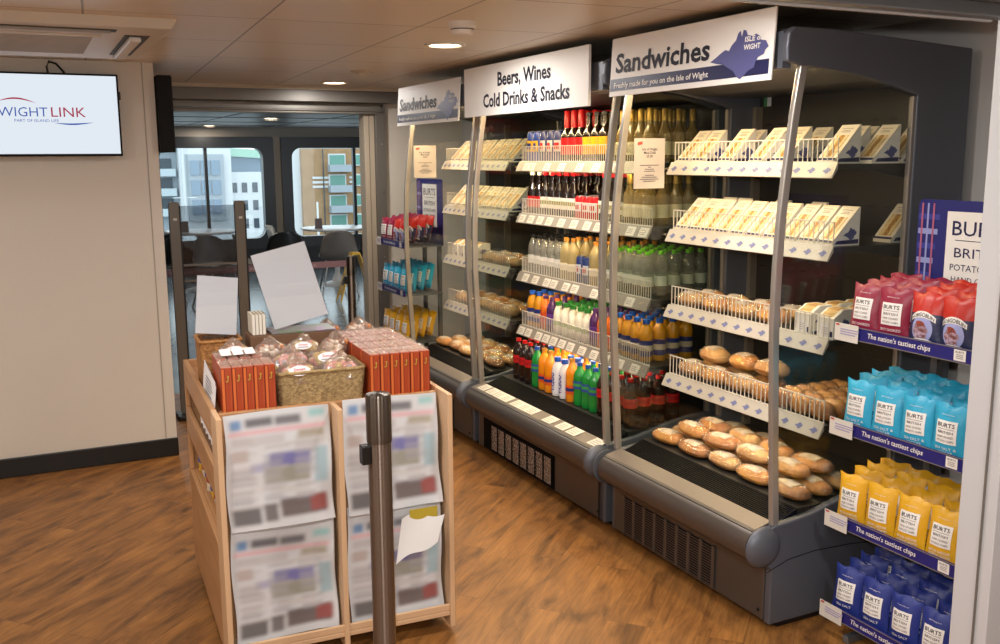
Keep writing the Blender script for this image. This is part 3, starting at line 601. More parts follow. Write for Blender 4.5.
LOOK = {'water_black': ('clear water bottle with black cap', 'bottle'), 'water_green': ('clear water bottle with green cap', 'bottle'), 'lemonade': ('cloudy lemonade bottle with orange cap', 'bottle'),
 'wine': ('small white wine bottle with gold neck', 'bottle'), 'cola': ('dark cola bottle with red cap', 'bottle'), 'lime': ('green soda bottle with blue cap', 'bottle'), 'orange': ('orange soda bottle', 'bottle'),
 'shake': ('white milkshake bottle with blue lettering', 'bottle'), 'ale_red': ('brown ale bottle with red label', 'bottle'), 'ale_white': ('brown ale bottle with white label', 'bottle'), 'cider_red': ('tall dark bottle with red neck', 'bottle'),
 'cider_gold': ('tall dark bottle with yellow label', 'bottle'), 'juice_blue': ('amber juice bottle with blue cap', 'bottle'), 'juice_purple': ('purple juice bottle', 'bottle'), 'juice_orange': ('orange juice bottle with purple cap', 'bottle'),
 'milk': ('cream milkshake bottle with green cap', 'bottle'), 'can_blue': ('blue can with yellow panel', 'can'), 'can_lager': ('dark blue silver panelled can', 'can'), 'can_red': ('short red can', 'can'), 'can_slim': ('slim navy can', 'can')}
PR = {}
def place(kind, loc, rz, label, group, rx=0., sc=None):
    if kind not in PR:
        o = PROTO[kind](); PR[kind] = o; o.location = loc; o.rotation_euler = (rx, 0, rz); tag(o, label, LOOK[kind][1], group)
        return o
    r = dup(PR[kind], loc, (rx, 0, rz), label, group)
    if not group and 'group' in r.keys(): del r['group']
    return r
SHN = ('top shelf', 'second shelf', 'third shelf', 'fourth shelf')
def runs(seq):
    """[(kind, y)] of a front row -> ordinal of each inside its kind, counted from the far end"""
    n = {}; out = []
    for k, y in seq: n[k] = n.get(k, 0) + 1; out.append((k, y, n[k]))
    return out, n
def drink_row(seq, x0, z, pitch, rows, where):
    front, tot = runs(seq)
    for k, y, i in front:
        lk, ct = LOOK[k]; g = 'front row %ss on the drinks chiller %s' % (k.replace('_', ' '), where)
        lab = '%s, %s from far end of %s front row' % (lk, ORD[i - 1], where) if tot[k] > 1 else '%s, the only one in the %s front row' % (lk, where)
        for r_ in range(rows):
            jx, jy = random.uniform(-.003, .003), random.uniform(-.002, .002)
            place(k, (x0 + r_ * pitch + jx, y + jy, z), FACE + random.uniform(-.25, .25), lab if r_ == 0 else '%s behind the front row, drinks chiller %s' % (lk, where), 'drinks in the front row, %s' % where if r_ == 0 else '%s rows behind the front, %s' % (lk, where))
def span(kinds, y1, pitch):
    out = []; y = y1
    for k, n in kinds:
        for _ in range(n): out.append((k, y)); y -= pitch
    return out
zs = [z + .0005 for z in SHZ]
# top shelf: lager cans, ciders, wine
drink_row(span([('can_blue', 2), ('can_lager', 3), ('cider_red', 3), ('cider_gold', 3), ('wine', 5)], 4.758, .0745), 2.535, zs[0], .077, 4, SHN[0])
drink_row(span([('ale_red', 2), ('ale_white', 5), ('can_red', 3), ('ale_white', 3), ('wine', 3)], 4.758, .0745), 2.535, zs[1], .074, 4, SHN[1])
drink_row(span([('water_black', 5), ('lemonade', 2), ('can_slim', 2), ('lemonade', 2), ('water_green', 5)], 4.758, .0745), 2.535, zs[2], .075, 5, SHN[2])
drink_row(span([('juice_blue', 2), ('juice_orange', 1), ('juice_purple', 1), ('milk', 5), ('juice_purple', 1), ('juice_orange', 2), ('juice_blue', 4)], 4.758, .0745), 2.535, zs[3], .075, 4, SHN[3])
drink_row(span([('cola', 3), ('lime', 1), ('orange', 2), ('shake', 2), ('orange', 1), ('lime', 3), ('cola', 4)], 4.70, .0745), 2.412, .4205, .078, 4, 'base')
# sandwich cartons
SC = sandwich_carton(); SC_used = [0]
def carton(x, y, z, label, group):
    rz = FACE + random.uniform(-.05, .05)
    if not SC_used[0]: SC_used[0] = 1; SC.location = (x, y, z); SC.rotation_euler = (0, 0, rz); tag(SC, label, 'sandwich carton', group)
    else: dup(SC, (x, y, z), (0, 0, rz), label, group)
def cartons(ys, x, z, shelf, unit, behind):
    for i, y in enumerate(ys): carton(x, y, z, 'pale sandwich carton, %s from far end of front row, %s, %s' % (ORD[i], shelf, unit), 'front row sandwich cartons, %s %s' % (shelf, unit))
    for x2, y2 in behind: carton(x2, y2, z, 'pale sandwich carton behind the front row, %s, %s' % (shelf, unit), 'sandwich cartons behind the front row, %s %s' % (shelf, unit))
cartons([3.345, 3.245, 3.07, 2.89, 2.765, 2.53], 2.492, zs[0], 'top shelf', 'near chiller', [(2.63, 3.17), (2.63, 2.98), (2.63, 2.80), (2.63, 2.49), (2.72, 2.66), (2.765, 2.49), (2.63, 2.62)])
cartons([3.350, 3.255, 3.165, 3.075, 2.985, 2.890, 2.795, 2.700, 2.610, 2.520], 2.492, zs[1], 'second shelf', 'near chiller', [(2.63, 3.33), (2.63, 3.235), (2.63, 3.0), (2.63, 2.81), (2.775, 2.52)])
cartons([5.80, 5.70, 5.60, 5.49, 5.39, 5.28, 5.18, 5.08, 4.98], 2.492, zs[0], 'top shelf', 'far chiller', [(2.63, 5.02), (2.63, 5.3), (2.63, 5.6)])
cartons([5.81, 5.71, 5.61, 5.51, 5.41, 5.31, 5.21, 5.11, 5.01], 2.492, zs[1], 'second shelf', 'far chiller', [(2.63, 5.01), (2.63, 5.2)])
# wrap cartons
WC = salad_box(); first = [1]
def wrapbox(x, y, z, label, group):
    if first[0]: first[0] = 0; WC.location = (x, y, z); WC.rotation_euler = (0, 0, FACE); tag(WC, label, 'wrap carton', group)
    else: dup(WC, (x, y, z), (0, 0, FACE + random.uniform(-.04, .04)), label, group)
for c_, y in enumerate((2.60, 2.49)):
    for r_ in range(4): wrapbox(2.492 + r_ * .1035, y, zs[2], 'white windowed wrap carton, %s from the front, column nearer the %s, near chiller' % (ORD[r_], 'bread rolls' if c_ == 0 else 'crisps'), 'wrap cartons in the near sandwich chiller')
for c_, y in enumerate((5.78, 5.68, 5.58, 5.48)): wrapbox(2.495, y, zs[2], 'white windowed wrap carton, %s from far end, third shelf, far chiller' % ORD[c_], 'wrap cartons in the far chiller')
# bread
LV = {}
def bread(key, args, loc, rot, label, group, cat='bread roll', sc=(1, 1, 1)):
    if key not in LV:
        o = loaf(*args); LV[key] = o; o.location = loc; o.rotation_euler = rot; o.scale = sc; tag(o, label, cat, group); return o
    return dup(LV[key], loc, rot, label, group, sc)
BAG = [('baguette%d' % k, ('baguette', .168, .094, .056, mt, 4, True, True, k)) for k, mt in enumerate((CRUST, CRUSTD, CRUSTP))]
dk = .4208
def deckrows(rows, unit):
    for ri, (x, ys) in enumerate(rows):
        for i, y in enumerate(ys):
            b = BAG[(ri * 2 + i) % 3]
            bread(b[0], b[1], (x + random.uniform(-.008, .008), y, dk), (0, 0, PI / 2 + random.uniform(-.10, .10)), 'wrapped baguette in the %s base, %s from far end, %s row from front' % (unit, ORD[i], ORD[ri]), 'wrapped baguettes in the %s base' % unit, 'baguette')
deckrows([(2.425, [3.295, 3.107, 2.919, 2.731, 2.55]), (2.53, [3.298, 3.11, 2.922, 2.734, 2.55]), (2.64, [3.28, 3.09, 2.895, 2.70, 2.55]), (2.75, [3.25, 3.05])], 'near chiller')
for x, y, i in ((2.475, 3.19, 0), (2.475, 3.0, 1), (2.59, 3.0, 2), (2.48, 2.62, 3), (2.59, 3.19, 4), (2.475, 2.81, 5), (2.59, 2.81, 6), (2.59, 2.62, 7)):
    b = BAG[i % 3]; bread(b[0], b[1], (x, y, dk + .053), (0, 0, PI / 2 + random.uniform(-.2, .2)), 'wrapped baguette lying on top of the base layer, %s from far end' % ORD[i], 'top baguettes in the near chiller base', 'baguette')
deckrows([(2.425, [5.78, 5.595, 5.41, 5.225, 5.042]), (2.53, [5.775, 5.59, 5.405, 5.22, 5.042]), (2.64, [5.76, 5.56, 5.36, 5.16])], 'far chiller')
# third shelf near chiller: short rolls; fourth shelf: big loaves and packed pasties
for i, y in enumerate((3.32, 3.15, 2.98, 2.81)):
    for r_ in range(2):
        b = ('roll%d' % ((i + r_) % 2), ('bread_roll', .142, .085, .062, CRUST if (i + r_) % 2 else CRUSTP, 3, True, True, 5 + i))
        bread(b[0], b[1], (2.545 + r_ * .105, y, zs[2]), (0, 0, PI / 2 + random.uniform(-.12, .12)), 'wrapped bread roll, %s from far end, third shelf %s row, near chiller' % (ORD[i], 'front' if r_ == 0 else 'back'), 'wrapped rolls on third shelf, near chiller')
BIG = [('big%d' % k, ('ciabatta_roll', .140, .105, .068, mt, 2, True, True, 20 + k)) for k, mt in enumerate((CRUSTP, CRUST))]
for i, (x, y, dz) in enumerate([(2.555, 3.31, 0), (2.555, 3.145, 0), (2.555, 2.98, 0), (2.675, 3.30, 0), (2.675, 3.13, 0), (2.675, 2.96, 0), (2.60, 3.22, .07), (2.62, 3.05, .07), (2.63, 2.90, .07)]):
    b = BIG[i % 2]; bread(b[0], b[1], (x, y, zs[3] + dz), (0, 0, PI / 2 + random.uniform(-.15, .15)), 'golden wrapped ciabatta, %s counted from far end, fourth shelf, near chiller' % ORD[i], 'wrapped ciabattas on fourth shelf, near chiller')
PAS = ('pasty0', ('pasty', .10, .055, .075, CRUST, 3, True, False, 31)); PAS1 = ('pasty1', ('pasty', .10, .055, .075, CRUSTD, 3, True, False, 32))
for r_ in range(6):
    for c_, y in enumerate((2.825, 2.72, 2.615, 2.51)):
        if c_ == 0 and r_ > 0: continue
        b = (PAS, PAS1)[(r_ + c_) % 2]
        lab = 'wrapped golden pasty, %s from far end, front row, fourth shelf' % ORD[c_] if r_ == 0 else 'wrapped golden pasty behind the front row, fourth shelf, near chiller'
        bread(b[0], b[1], (2.525 + r_ * .06, y, zs[3]), (R(-8), 0, PI / 2 + random.uniform(-.08, .08)), lab, 'front pasties on fourth shelf' if r_ == 0 else 'pasties behind the front row on fourth shelf', 'pasty')
# far chiller third and fourth shelves
for i, y in enumerate((5.34, 5.18, 5.02)):
    for r_ in range(2): b = BAG[(i + r_) % 3]; bread('roll%d' % (i % 2), None, (2.55 + r_ * .105, y, zs[2]), (0, 0, PI / 2), 'wrapped bread roll, %s from far end, third shelf %s row, far chiller' % (ORD[i], 'front' if r_ == 0 else 'back'), 'wrapped rolls on third shelf, far chiller')
for i, y in enumerate((5.78, 5.61, 5.44, 5.27, 5.10, 4.99)):
    for r_ in range(2): bread('big%d' % ((i + r_) % 2), None, (2.555 + r_ * .12, y - (.0 if i < 5 else -.0) + (.03 if i == 5 else 0) - (.0), zs[3]), (0, 0, PI / 2 if i < 5 else 0.35), 'golden wrapped ciabatta, %s from far end, %s row, far chiller' % (ORD[i], 'front' if r_ == 0 else 'back'), 'wrapped ciabattas in the far chiller') if i < 5 else None
# ------------------------------------------------------------------ crisp racks and crisp bags
def bagsurf(w, h, T, seed):
    ph = seed * 1.7
    def S(x, z, e=0.):
        v = min(max(z / h, 0), 1); u = min(max(x / (w / 2), -1), 1)
        t = T * max(1 - abs(u) ** 2.4, 0) * max(math.sin(PI * v), 0) ** .55
        t += .0022 * math.sin(6 * u + ph) * abs(2 * v - 1) ** 2 * (1 - u * u) + .0012 * math.sin(11 * u * (v + .3) + ph * 2) * (1 - u * u)
        return -t - e
    return S
BAGINK = M('bag_ink', '26242c', .5); CREAM = M('bag_label_white', 'e9e6e2', .5)
FOILB = {k: M('bag_%s' % k, c, .40, 0, bump=(30, .20), spec=.45) for k, c in dict(burgundy='8a1d3a', cyan='2ea3c9', yellow='d9a31c', navy='24337f', red='b52518', indigo='252a4c').items()}
def crisp_bag(colour, flavour, seed, goblin=False):
    w, h, T = .116, .168, .026; S = bagsurf(w, h, T, seed); m = MB(); body = FOILB[colour]
    W = lambda z: 1 - .09 * math.sin(PI * z / h) ** .5
    fr = lambda u, v: ((u * w / 2) * W(v * h), S(u * w / 2, v * h), v * h + .004 * math.sin(5 * u + seed) * (v > .95))
    bk = lambda u, v: ((u * w / 2) * W(v * h), -S(u * w / 2, v * h) * .9, v * h + .004 * math.sin(5 * u + seed) * (v > .95))
    if goblin: m.grid(fr, 14, 7, FOILB['indigo'], (-1, 1), (0, .62)); m.grid(fr, 14, 6, body, (-1, 1), (.62, 1)); m.grid(bk, 14, 12, body, (1, -1))
    else: m.grid(fr, 14, 16, body, (-1, 1)); m.grid(bk, 14, 12, body, (1, -1))
    o = m.build('crisp_bag', smooth=60)
    On = lambda e: (lambda a, b: (a * W(b), S(a, b, e), b))
    m = MB()
    if not goblin:
        m.grid(lambda u, v: On(.0012)(u, v), 8, 8, CREAM, (-.036, .036), (.052, .122)); T2 = On(.0022)
        m.text('BURTS', T2, 0, .103, .0125, BAGINK, .058, .012, 'c'); m.grid(lambda u, v: T2(u, v), 6, 1, BAGINK, (-.029, .029), (.0965, .0976))
        m.text('BRITISH', T2, 0, .0835, .0080, BAGINK, .052, .004, 'c'); m.text('HAND COOKED', T2, 0, .0705, .0064, BAGINK, .055, .004, 'c'); m.text('POTATO CHIPS', T2, 0, .0580, .0064, BAGINK, .058, .004, 'c')
        for k, f in enumerate(flavour): m.text(f, T2, 0, .033 - .012 * k, .0085, CREAM, min(.074, .0075 * len(f)), .006, 'c')
        m.text('www.burtschips.com', T2, 0, .138, .004, CREAM, .045, 0, 'c', 1)
    else:
        T1 = On(.0014); c0 = .058
        m.poly([(.036 * math.cos(2 * PI * k / 28), c0 + .040 * math.sin(2 * PI * k / 28)) for k in range(28)], T1, M('badge_lilac', '9aa0cf', .45)) if False else m.grid(lambda u, v: On(.0014)(.037 * math.sqrt(max(1 - (2 * v - 1) ** 2, 0)) * u, c0 + .042 * (2 * v - 1)), 10, 10, M('badge_lilac', '9aa0cf', .45), (-1, 1), (0, 1))
        m.grid(lambda u, v: On(.0022)(-.004 + (.026 + .003 * math.sin(14 * v)) * math.sqrt(max(1 - (2 * v - 1) ** 2, 0)) * u, c0 - .008 + .030 * (2 * v - 1)), 12, 12, M('badge_rust', '6b3524', .5, vary=(95, 'b9a3b8')), (-1, 1), (0, 1))
        m.grid(lambda u, v: On(.0024)(.004 + .014 * u - .010 * v, c0 + .008 + .016 * v - .004 * u * u), 6, 4, M('badge_red', '9c3a2c', .5, vary=(120, '6a3a30')), (-1, 1), (0, 1))
        arch = lambda a, b: On(.0022)(.062 * math.sin(a / .052), .058 + (.052 + b) * math.cos(a / .052) - .012)
        m.grid(lambda u, v: arch(u, v), 16, 2, CREAM, (-.040, .040), (-.006, .014)); arch2 = lambda a, b: On(.0032)(.062 * math.sin(a / .052), .058 + (.052 + b) * math.cos(a / .052) - .012)
        m.text('HOBGOBLIN', arch2, 0, -.003, .0125, BAGINK, .072, .012, 'c')
        m.grid(lambda u, v: On(.0024)(u, .020 - 4 * u * u + v), 10, 1, CREAM, (-.034, .034), (0, .009))
    m.build('bag_label', o, smooth=60)
    return o
BAGP = {}
BSPEC = {'burgundy': ('burgundy', ('SPICY CHORIZO',), False), 'hob': ('red', (), True), 'cyan': ('cyan', ('SEA SALT &', 'VINEGAR'), False), 'yellow': ('yellow', ('MATURE CHEDDAR', '& SPRING ONION'), False), 'navy': ('navy', ('SEA SALT',), False)}
BNAME = {'burgundy': 'burgundy', 'hob': 'red and indigo', 'cyan': 'bright blue', 'yellow': 'yellow', 'navy': 'navy'}
def bag(kind, var, loc, rot, label, group):
    k = (kind, var)
    if k not in BAGP:
        c, f, g = BSPEC[kind]; o = crisp_bag(c, f, var * 3 + 1, g); BAGP[k] = o; o.location = loc; o.rotation_euler = rot; return tag(o, label, 'crisp bag', group)
    return dup(BAGP[k], loc, rot, label, group)
RACKZ = (1.10, .778, .452, .122)
RAIL = M('rail_navy', '20206e', .4); RACKG = M('rack_grey_metal', '74767a', .4, .5)
def rack(name, label, y0, y1, which, dx):
    ym = (y0 + y1) / 2; L0 = (2.52, ym, 0); t = thing('crisp_rack', label, 'display rack', (2.52 + dx, ym, 0))
    for yy in (y0 + .10, y1 - .10):
        m = MB(); m.box(2.665, 2.69, yy - .0125, yy + .0125, .05, 1.12, RACKG); m.build('upright', t, off=L0)
        m = MB(); m.box(2.40, 2.74, yy - .012 + (.06 if yy > ym else 0), yy + .012 + (.06 if yy > ym else 0), 0, .026, RACKG); m.build('foot_bar', t, bevel=.003, off=L0)
    # header board with tartan edge, white panel and lettering
    bz0, bz1 = 1.06, 1.505
    m = MB(); pts = rrect(-y1, -y0, bz0, bz1, .02); m.prism(pts, 2.664, 2.668, lambda p, q, h: (h, -p, q), M('board_navy', '23266e', .4)); hb = m.build('header_board', t, off=L0)
    m = MB(); T = toX(2.6632, y1, bz0); W = y1 - y0; H = bz1 - bz0
    TL, TD = M('tartan_lilac', '8d93c9', .5), M('tartan_deep', '3b3f93', .5)
    def curve_w(z): return .055 + .035 * min(max((z - .12) / .3, 0), 1)
    for k in range(6):
        z = .14 + k * .048; m.poly([(.004, z), (curve_w(z), z), (curve_w(z), z + .018), (.004, z + .018)], T, TD if k % 2 else TL)
    for k in range(3): a = .014 + k * .022; m.poly([(a, .14), (a + .007, .14), (a + .007, H - .012), (a, H - .012)], toX(2.6626, y1, bz0), TL if k % 2 else M('tartan_red', 'a35a78', .5))
    m.build('tartan_print', hb, off=L0)
    m = MB(); m.poly([(.115, .12), (.375, .12), (.375, H - .035), (.115, H - .035)], toX(2.6622, y1, bz0), CREAM); m.build('brand_panel', hb, off=L0)
    m = MB(); T = toX(2.6614, y1, bz0)
    m.text('BURTS', T, .245, .335, .048, NAVY, .215, .006, 'c'); m.poly([(.15, .318), (.34, .318), (.34, .3205), (.15, .3205)], T, NAVY)
    for s_, z, h, w in (('BRITISH', .265, .032, .19), ('POTATO CHIPS', .222, .022, .215), ('HAND COOKED', .186, .018, .20), ('WITH CARE', .148, .020, .16)): m.text(s_, T, .245, z, h, NAVY, w, .002, 'c')
    m.build('brand_lettering', hb, off=L0)
    for k, zt in enumerate(RACKZ):
        if not which[k]: continue
        m = MB(); m.box(2.388, 2.66, y0, y1, zt - .040, zt - .032, RACKG); sh = m.build('shelf', t, off=L0)
        m = MB(); m.box(2.380, 2.388, y0, y1, zt - .044, zt, RAIL); m.box(2.3785, 2.3805, y0, y1, zt - .0025, zt, TRIMG); m.box(2.3785, 2.3805, y0, y1, zt - .044, zt - .0415, TRIMG); m.build('shelf_rail', sh, off=L0)
        m = MB(); T = toX(2.379, y1, zt - .044); m.text("The nation's tastiest chips", lambda a, b: T(a + .12 * b, b), .075, .016, .017, CREAM, .24, .008); m.build('rail_lettering', sh, off=L0)
        m = MB(); T = toX(2.3785, y1, zt - .044); m.poly([(.40, .006), (.44, .006), (.44, .039), (.40, .039)], T, CREAM); T = toX(2.3775, y1, zt - .044); m.text('BURTS', T, .42, .029, .006, BAGINK, .028, .005, 'c')
        for q in (.023, .018, .013): m.poly([(.408, q), (.432, q), (.432, q + .002), (.408, q + .002)], T, M('ticket_ink', '8c8780', .6))
        m.build('rail_sticker', sh, off=L0)
        m = MB(); m.box(2.372, 2.3735, y1 - .045, y1 + .055, zt - .052, zt + .006, TICKET)
        for q in (.030, .022, .014): m.box(2.3712, 2.372, y1 - .02 - q, y1 + .03, zt - .044 + q, zt - .0405 + q, M('ticket_ink_blue', '9a93b8', .6))
        m.box(2.3712, 2.372, y1 + .035, y1 + .05, zt - .002, zt + .004, M('red_print', 'b5453c', .5)); m.build('price_ticket', sh, off=L0)
    return t
NR = (1.80, 2.272); FR = (5.96, 6.43); FDX = -.175
rack('crisp_rack', 'navy crisp rack standing against the pale column beside the near sandwich chiller', *NR, (1, 1, 1, 1), 0)
rack('crisp_rack', 'navy crisp rack beyond the far chiller, beside the doorway', *FR, (1, 1, 1, 1), FDX)
def fill(y0, y1, where, shelves, rows, dx=0):
    for si, kinds in shelves:
        zt = RACKZ[si] - .0312
        for c_ in range(4):
            y = y1 - .021 - c_ * .1195
            for r_ in range(rows):
                kd = kinds[c_] if r_ < 2 else kinds[min(c_, 3)]
                lean = R(-6 - 3 * r_ + random.uniform(-3, 3)); lift = .008 * r_ + random.uniform(0, .006) * (r_ > 0)
                lab = '%s crisp bag, %s from far end, front row, %s rack shelf, %s' % (BNAME[kd], ORD[c_], ('top', 'second', 'third', 'bottom')[si], where) if r_ == 0 else '%s crisp bag behind the front row, %s rack shelf, %s' % (BNAME[kd], ('top', 'second', 'third', 'bottom')[si], where)
                bag(kd, (c_ + r_) % 2, (2.413 + dx + r_ * .054, y + random.uniform(-.004, .004), zt + lift + .002), (lean, random.uniform(-.015, .015), FACE + .13 + random.uniform(-.07, .07)), lab, '%s crisps, %s rack %s' % ('front row' if r_ == 0 else 'rear row', where, si))
fill(*NR, 'near rack', [(0, ['burgundy', 'burgundy', 'hob', 'hob']), (1, ['cyan'] * 4), (2, ['yellow'] * 4), (3, ['navy'] * 4)], 4)
fill(*FR, 'far rack', [(0, ['burgundy', 'burgundy', 'hob', 'hob']), (1, ['cyan'] * 4), (2, ['yellow'] * 4)], 4, FDX)
# ------------------------------------------------------------------ newspaper stand with its goods
ST = (.47, 3.05); SR = R(-2.5)
def SW(x, y, z):  # stand space -> world
    return (ST[0] + x * math.cos(SR) - y * math.sin(SR), ST[1] + x * math.sin(SR) + y * math.cos(SR), z)
PLY = M('birch_ply', 'b98b61', .45, vary=(3, 'aa7c52'), stretch=(6, 1, 6)); PLYE = M('birch_edge', 'cfab86', .5)
t = thing('newspaper_stand', 'birch wood newspaper stand with pockets in front and an open tray on top', 'stand', (ST[0], ST[1], 0), SR)
def sbox(name, *a, mat=PLY, bv=.003, par=None): return MB().box(*a, mat).build(name, par or t, bevel=bv)
sbox('top_rail', 0, .018, .02, .87, .765, .862); sbox('top_rail', .757, .775, .02, .87, .765, .862); sbox('top_rail', .018, .757, .852, .87, .765, .862)
sbox('front_rail', .018, .757, .0, .018, .775, .850)
sbox('tray_floor', .018, .757, .018, .852, .820, .834)
sbox('middle_rail', 0, .018, .02, .87, .57, .675); sbox('shelf_board', .018, .757, .02, .852, .655, .668)
sbox('lower_panel', 0, .018, .02, .87, .04, .415); sbox('shelf_board', .018, .757, .02, .852, .40, .415)
sbox('corner_post', 0, .018, .845, .87, .415, .57); sbox('corner_post', 0, .018, .845, .87, .675, .765)
sbox('side_panel', .757, .775, .02, .87, .04, .765); sbox('back_panel', .018, .757, .855, .87, .04, .765)
sbox('front_board', .018, .757, .005, .018, .06, .775)
for x in (0, .379, .757): sbox('pocket_divider', x, x + .018, -.11, .018 if x != .379 else .003, .02, .862 if x != .379 else .850, mat=PLYE)
sbox('pocket_shelf', .018, .757, -.105, .004, .062, .080, mat=PLYE); sbox('pocket_lip', .018, .757, -.105, -.095, .080, .105, mat=PLYE)
sbox('inner_partition', .35, .365, .02, .852, .415, .57)
sbox('plinth', .04, .735, .06, .83, 0, .05, mat=BLACK)
# newspapers: the print is soft and unreadable
def news_mat():
    m = bpy.data.materials.new('newsprint'); m.use_nodes = True; nt = m.node_tree; b = nt.nodes['Principled BSDF']; b.inputs['Roughness'].default_value = .75
    a = nt.nodes.new('ShaderNodeVertexColor'); a.layer_name = 'print'; nt.links.new(a.outputs[0], b.inputs['Base Color']); return m
NEWS = news_mat()
def sst(e0, e1, x):
    q = min(max((x - e0) / (e1 - e0), 0), 1); return q * q * (3 - 2 * q)
PAGE = [(.05, .155, .075, .15, '5f86b4', .9), (.19, .45, .075, .14, '66666c', .95), (.47, .72, .08, .145, '66666c', .9), (.80, .96, .05, .105, '8cc4c8', .8), (.03, .96, .175, .20, 'd8969e', .75), (.05, .55, .225, .30, 'b4b0b2', .7),
        (.68, .94, .215, .275, '9a9078', .8), (.55, .95, .30, .325, 'b9b6b4', .7), (.05, .20, .33, .42, 'b09a94', .8), (.05, .36, .45, .70, 'c9c6c6', .6), (.40, .80, .385, .50, '6c6aa6', .95), (.22, .45, .46, .52, '8b8ab6', .6), (.36, .80, .50, .63, '8c8a7c', .9),
        (.84, .97, .37, .66, '9db9c4', .9), (.40, .80, .66, .72, 'c2bfbd', .7), (.04, .96, .80, .83, 'b0acab', .6), (.03, .30, .82, .95, '5a5556', .9), (.33, .46, .80, .94, '655e60', .9), (.49, .94, .77, .92, '5e4f4e', .9), (.78, .95, .77, .90, 'a04a46', .7)]
_r = random.Random(5)
for _k in range(70):
    a_, c_ = .04 + .30 * _r.randrange(3) + .02 * _r.random(), .24 + .53 * _r.random(); PAGE.append((a_, a_ + .16 + .08 * _r.random(), c_, c_ + .014, ('a6a3a6', 'b2aeac', '9a9aa6')[_k % 3], .5))
def newspaper(label, x0, ztop, ht, ybot, ytop, seed, group):
    fold = .09 if ztop < .6 else -.02
    o_ = thing('newspaper', label, 'newspaper', SW(x0, -.045, ztop - ht), SR, group); w = .334
    def surf(u, v, d=0.):     # u across, v from the top down
        cu = -.012 * math.sin(3.0 * u + seed) + .016 * max(u - .8, 0) * 5 * math.sin(9 * v + seed)
        return (u * w + .004 * math.sin(7 * v + seed), ytop + (ybot - ytop) * v + .02 + cu * .6 + d, ht * (1 - v) + .008 * (1 - v) * math.sin(2.5 * u + seed))
    m = MB(); n1, n2 = 56, 60; m.grid(lambda u, v: surf(u, 1 - v), n1, n2, NEWS); pg = m.build('front_page', o_, smooth=60)
    ca = pg.data.color_attributes.new('print', 'FLOAT_COLOR', 'POINT'); base = rgb('cdd0d5')[:3]
    for j in range(n2 + 1):
        for i in range(n1 + 1):
            u, v = i / n1, 1 - j / n2; c = list(base)
            v = (v - fold) / (1 - fold)
            for a, b, c0, d, h, k in PAGE:
                s_ = sst(a - .035, a + .035, u) * sst(b + .035, b - .035, u) * sst(c0 - .03, c0 + .022, v) * sst(d + .03, d - .022, v) * k
                if s_ > 0: q = rgb(h); c = [c[e] * (1 - s_) + q[e] * s_ for e in range(3)]
            ca.data[j * (n1 + 1) + i].color = (*c, 1)
    m = MB(); 
    for k in range(1, 4): m.grid(lambda u, v: (lambda p: (p[0] + .002 * k, p[1] + .0045 * k, p[2] - .002 * k))(surf(u, 1 - v)), 10, 10, M('newspaper_edge', 'd3d0cc', .8))
    m.build('inner_pages', o_, smooth=60)
    return o_
newspaper('newspaper in upper pocket of the stand, side nearest the cream wall', .030, .850, .372, -.055, -.012, 0, 'newspapers in the stand')
newspaper('newspaper in upper pocket of the stand, behind the post', .408, .856, .380, -.055, -.012, 1.3, 'newspapers in the stand')
newspaper('newspaper in lower pocket of the stand, side nearest the cream wall', .030, .498, .405, -.050, -.034, 2.1, 'newspapers in the stand')
newspaper('newspaper in lower pocket of the stand, behind the post', .408, .494, .401, -.050, -.034, .6, 'newspapers in the stand')
t2 = thing('folded_paper', 'crumpled white folded paper with yellow corner over lower pocket, behind the post', 'paper', SW(.555, -.150, .27), SR)
m = MB(); m.grid(lambda u, v: (.15 * u + .03 * v, .012 * math.sin(4 * u) * v - .02 * (1 - v) + .035, .18 - .15 * (1 - v) * (1 - .4 * u) + .01 * math.sin(6 * u)), 12, 12, M('folded_white', 'd9d8d8', .7)); m.build('sheet', t2, smooth=60)
m = MB(); m.grid(lambda u, v: (.06 + .10 * u, .042, .150 + .055 * v), 2, 2, M('print_olive_yellow', 'b5a032', .6)); m.build('yellow_corner', t2)
# red boxes
REDB = M('lacquer_red_box', '9c3519', .42, vary=(5, 'b9562a'), stretch=(14, 1, .6)); REDD = M('box_dark_edge', '7a2415', .45); GOLD = M('gold_emblem', 'd6b25a', .35, .6); TOPP = M('box_top_dusty_pink', 'c79a8c', .5)
def redbox():
    w, d, h = .0335, .115, .152; o = MB().box(-w / 2, w / 2, 0, d, 0, h, REDB).build('gift_box', bevel=.0015)
    m = MB(); m.box(-w / 2 + .001, -w / 2 + .009, -.0015, 0, .004, h - .004, M('box_spine_orange', 'cf6a32', .4)); m.box(-w / 2 + .0092, -w / 2 + .011, -.0012, 0, .002, h - .002, REDD); m.box(w / 2 - .002, w / 2, -.0012, 0, .002, h - .002, REDD); m.build('spine_stripe', o)
    m = MB(); m.lathe([(.0035, -.0028), (.0035, 0)], GOLD, (.004, 0, h - .028), 10, 'y'); m.box(.002, .0055, -.0026, 0, h - .044, h - .030, GOLD); m.box(-.003, .003, -.0026, 0, h - .046, h - .042, GOLD); m.build('key_emblem', o)
    m = MB(); m.box(-w / 2 + .001, w / 2 - .001, .004, d - .004, h, h + .0012, TOPP); m.build('top_label', o)
    m = MB(); m.grid(lambda u, v: (-w / 2 + w * u, d * v, h + .0065 + .004 * math.sin(9 * u + 5 * v) * math.sin(13 * v + 2)), 8, 12, FILM2); m.build('wrapper', o, smooth=70)
    return o
RB = redbox(); rb0 = [1]
def rbox(x, y, z, label, group, rot=None, dr=0):
    loc = SW(x, y, z); rot = rot or (0, 0, SR + dr)
    if rb0[0]: rb0[0] = 0; RB.location = loc; RB.rotation_euler = rot; tag(RB, label, 'gift box', group)
    else: dup(RB, loc, rot, label, group)
TZ = .8345
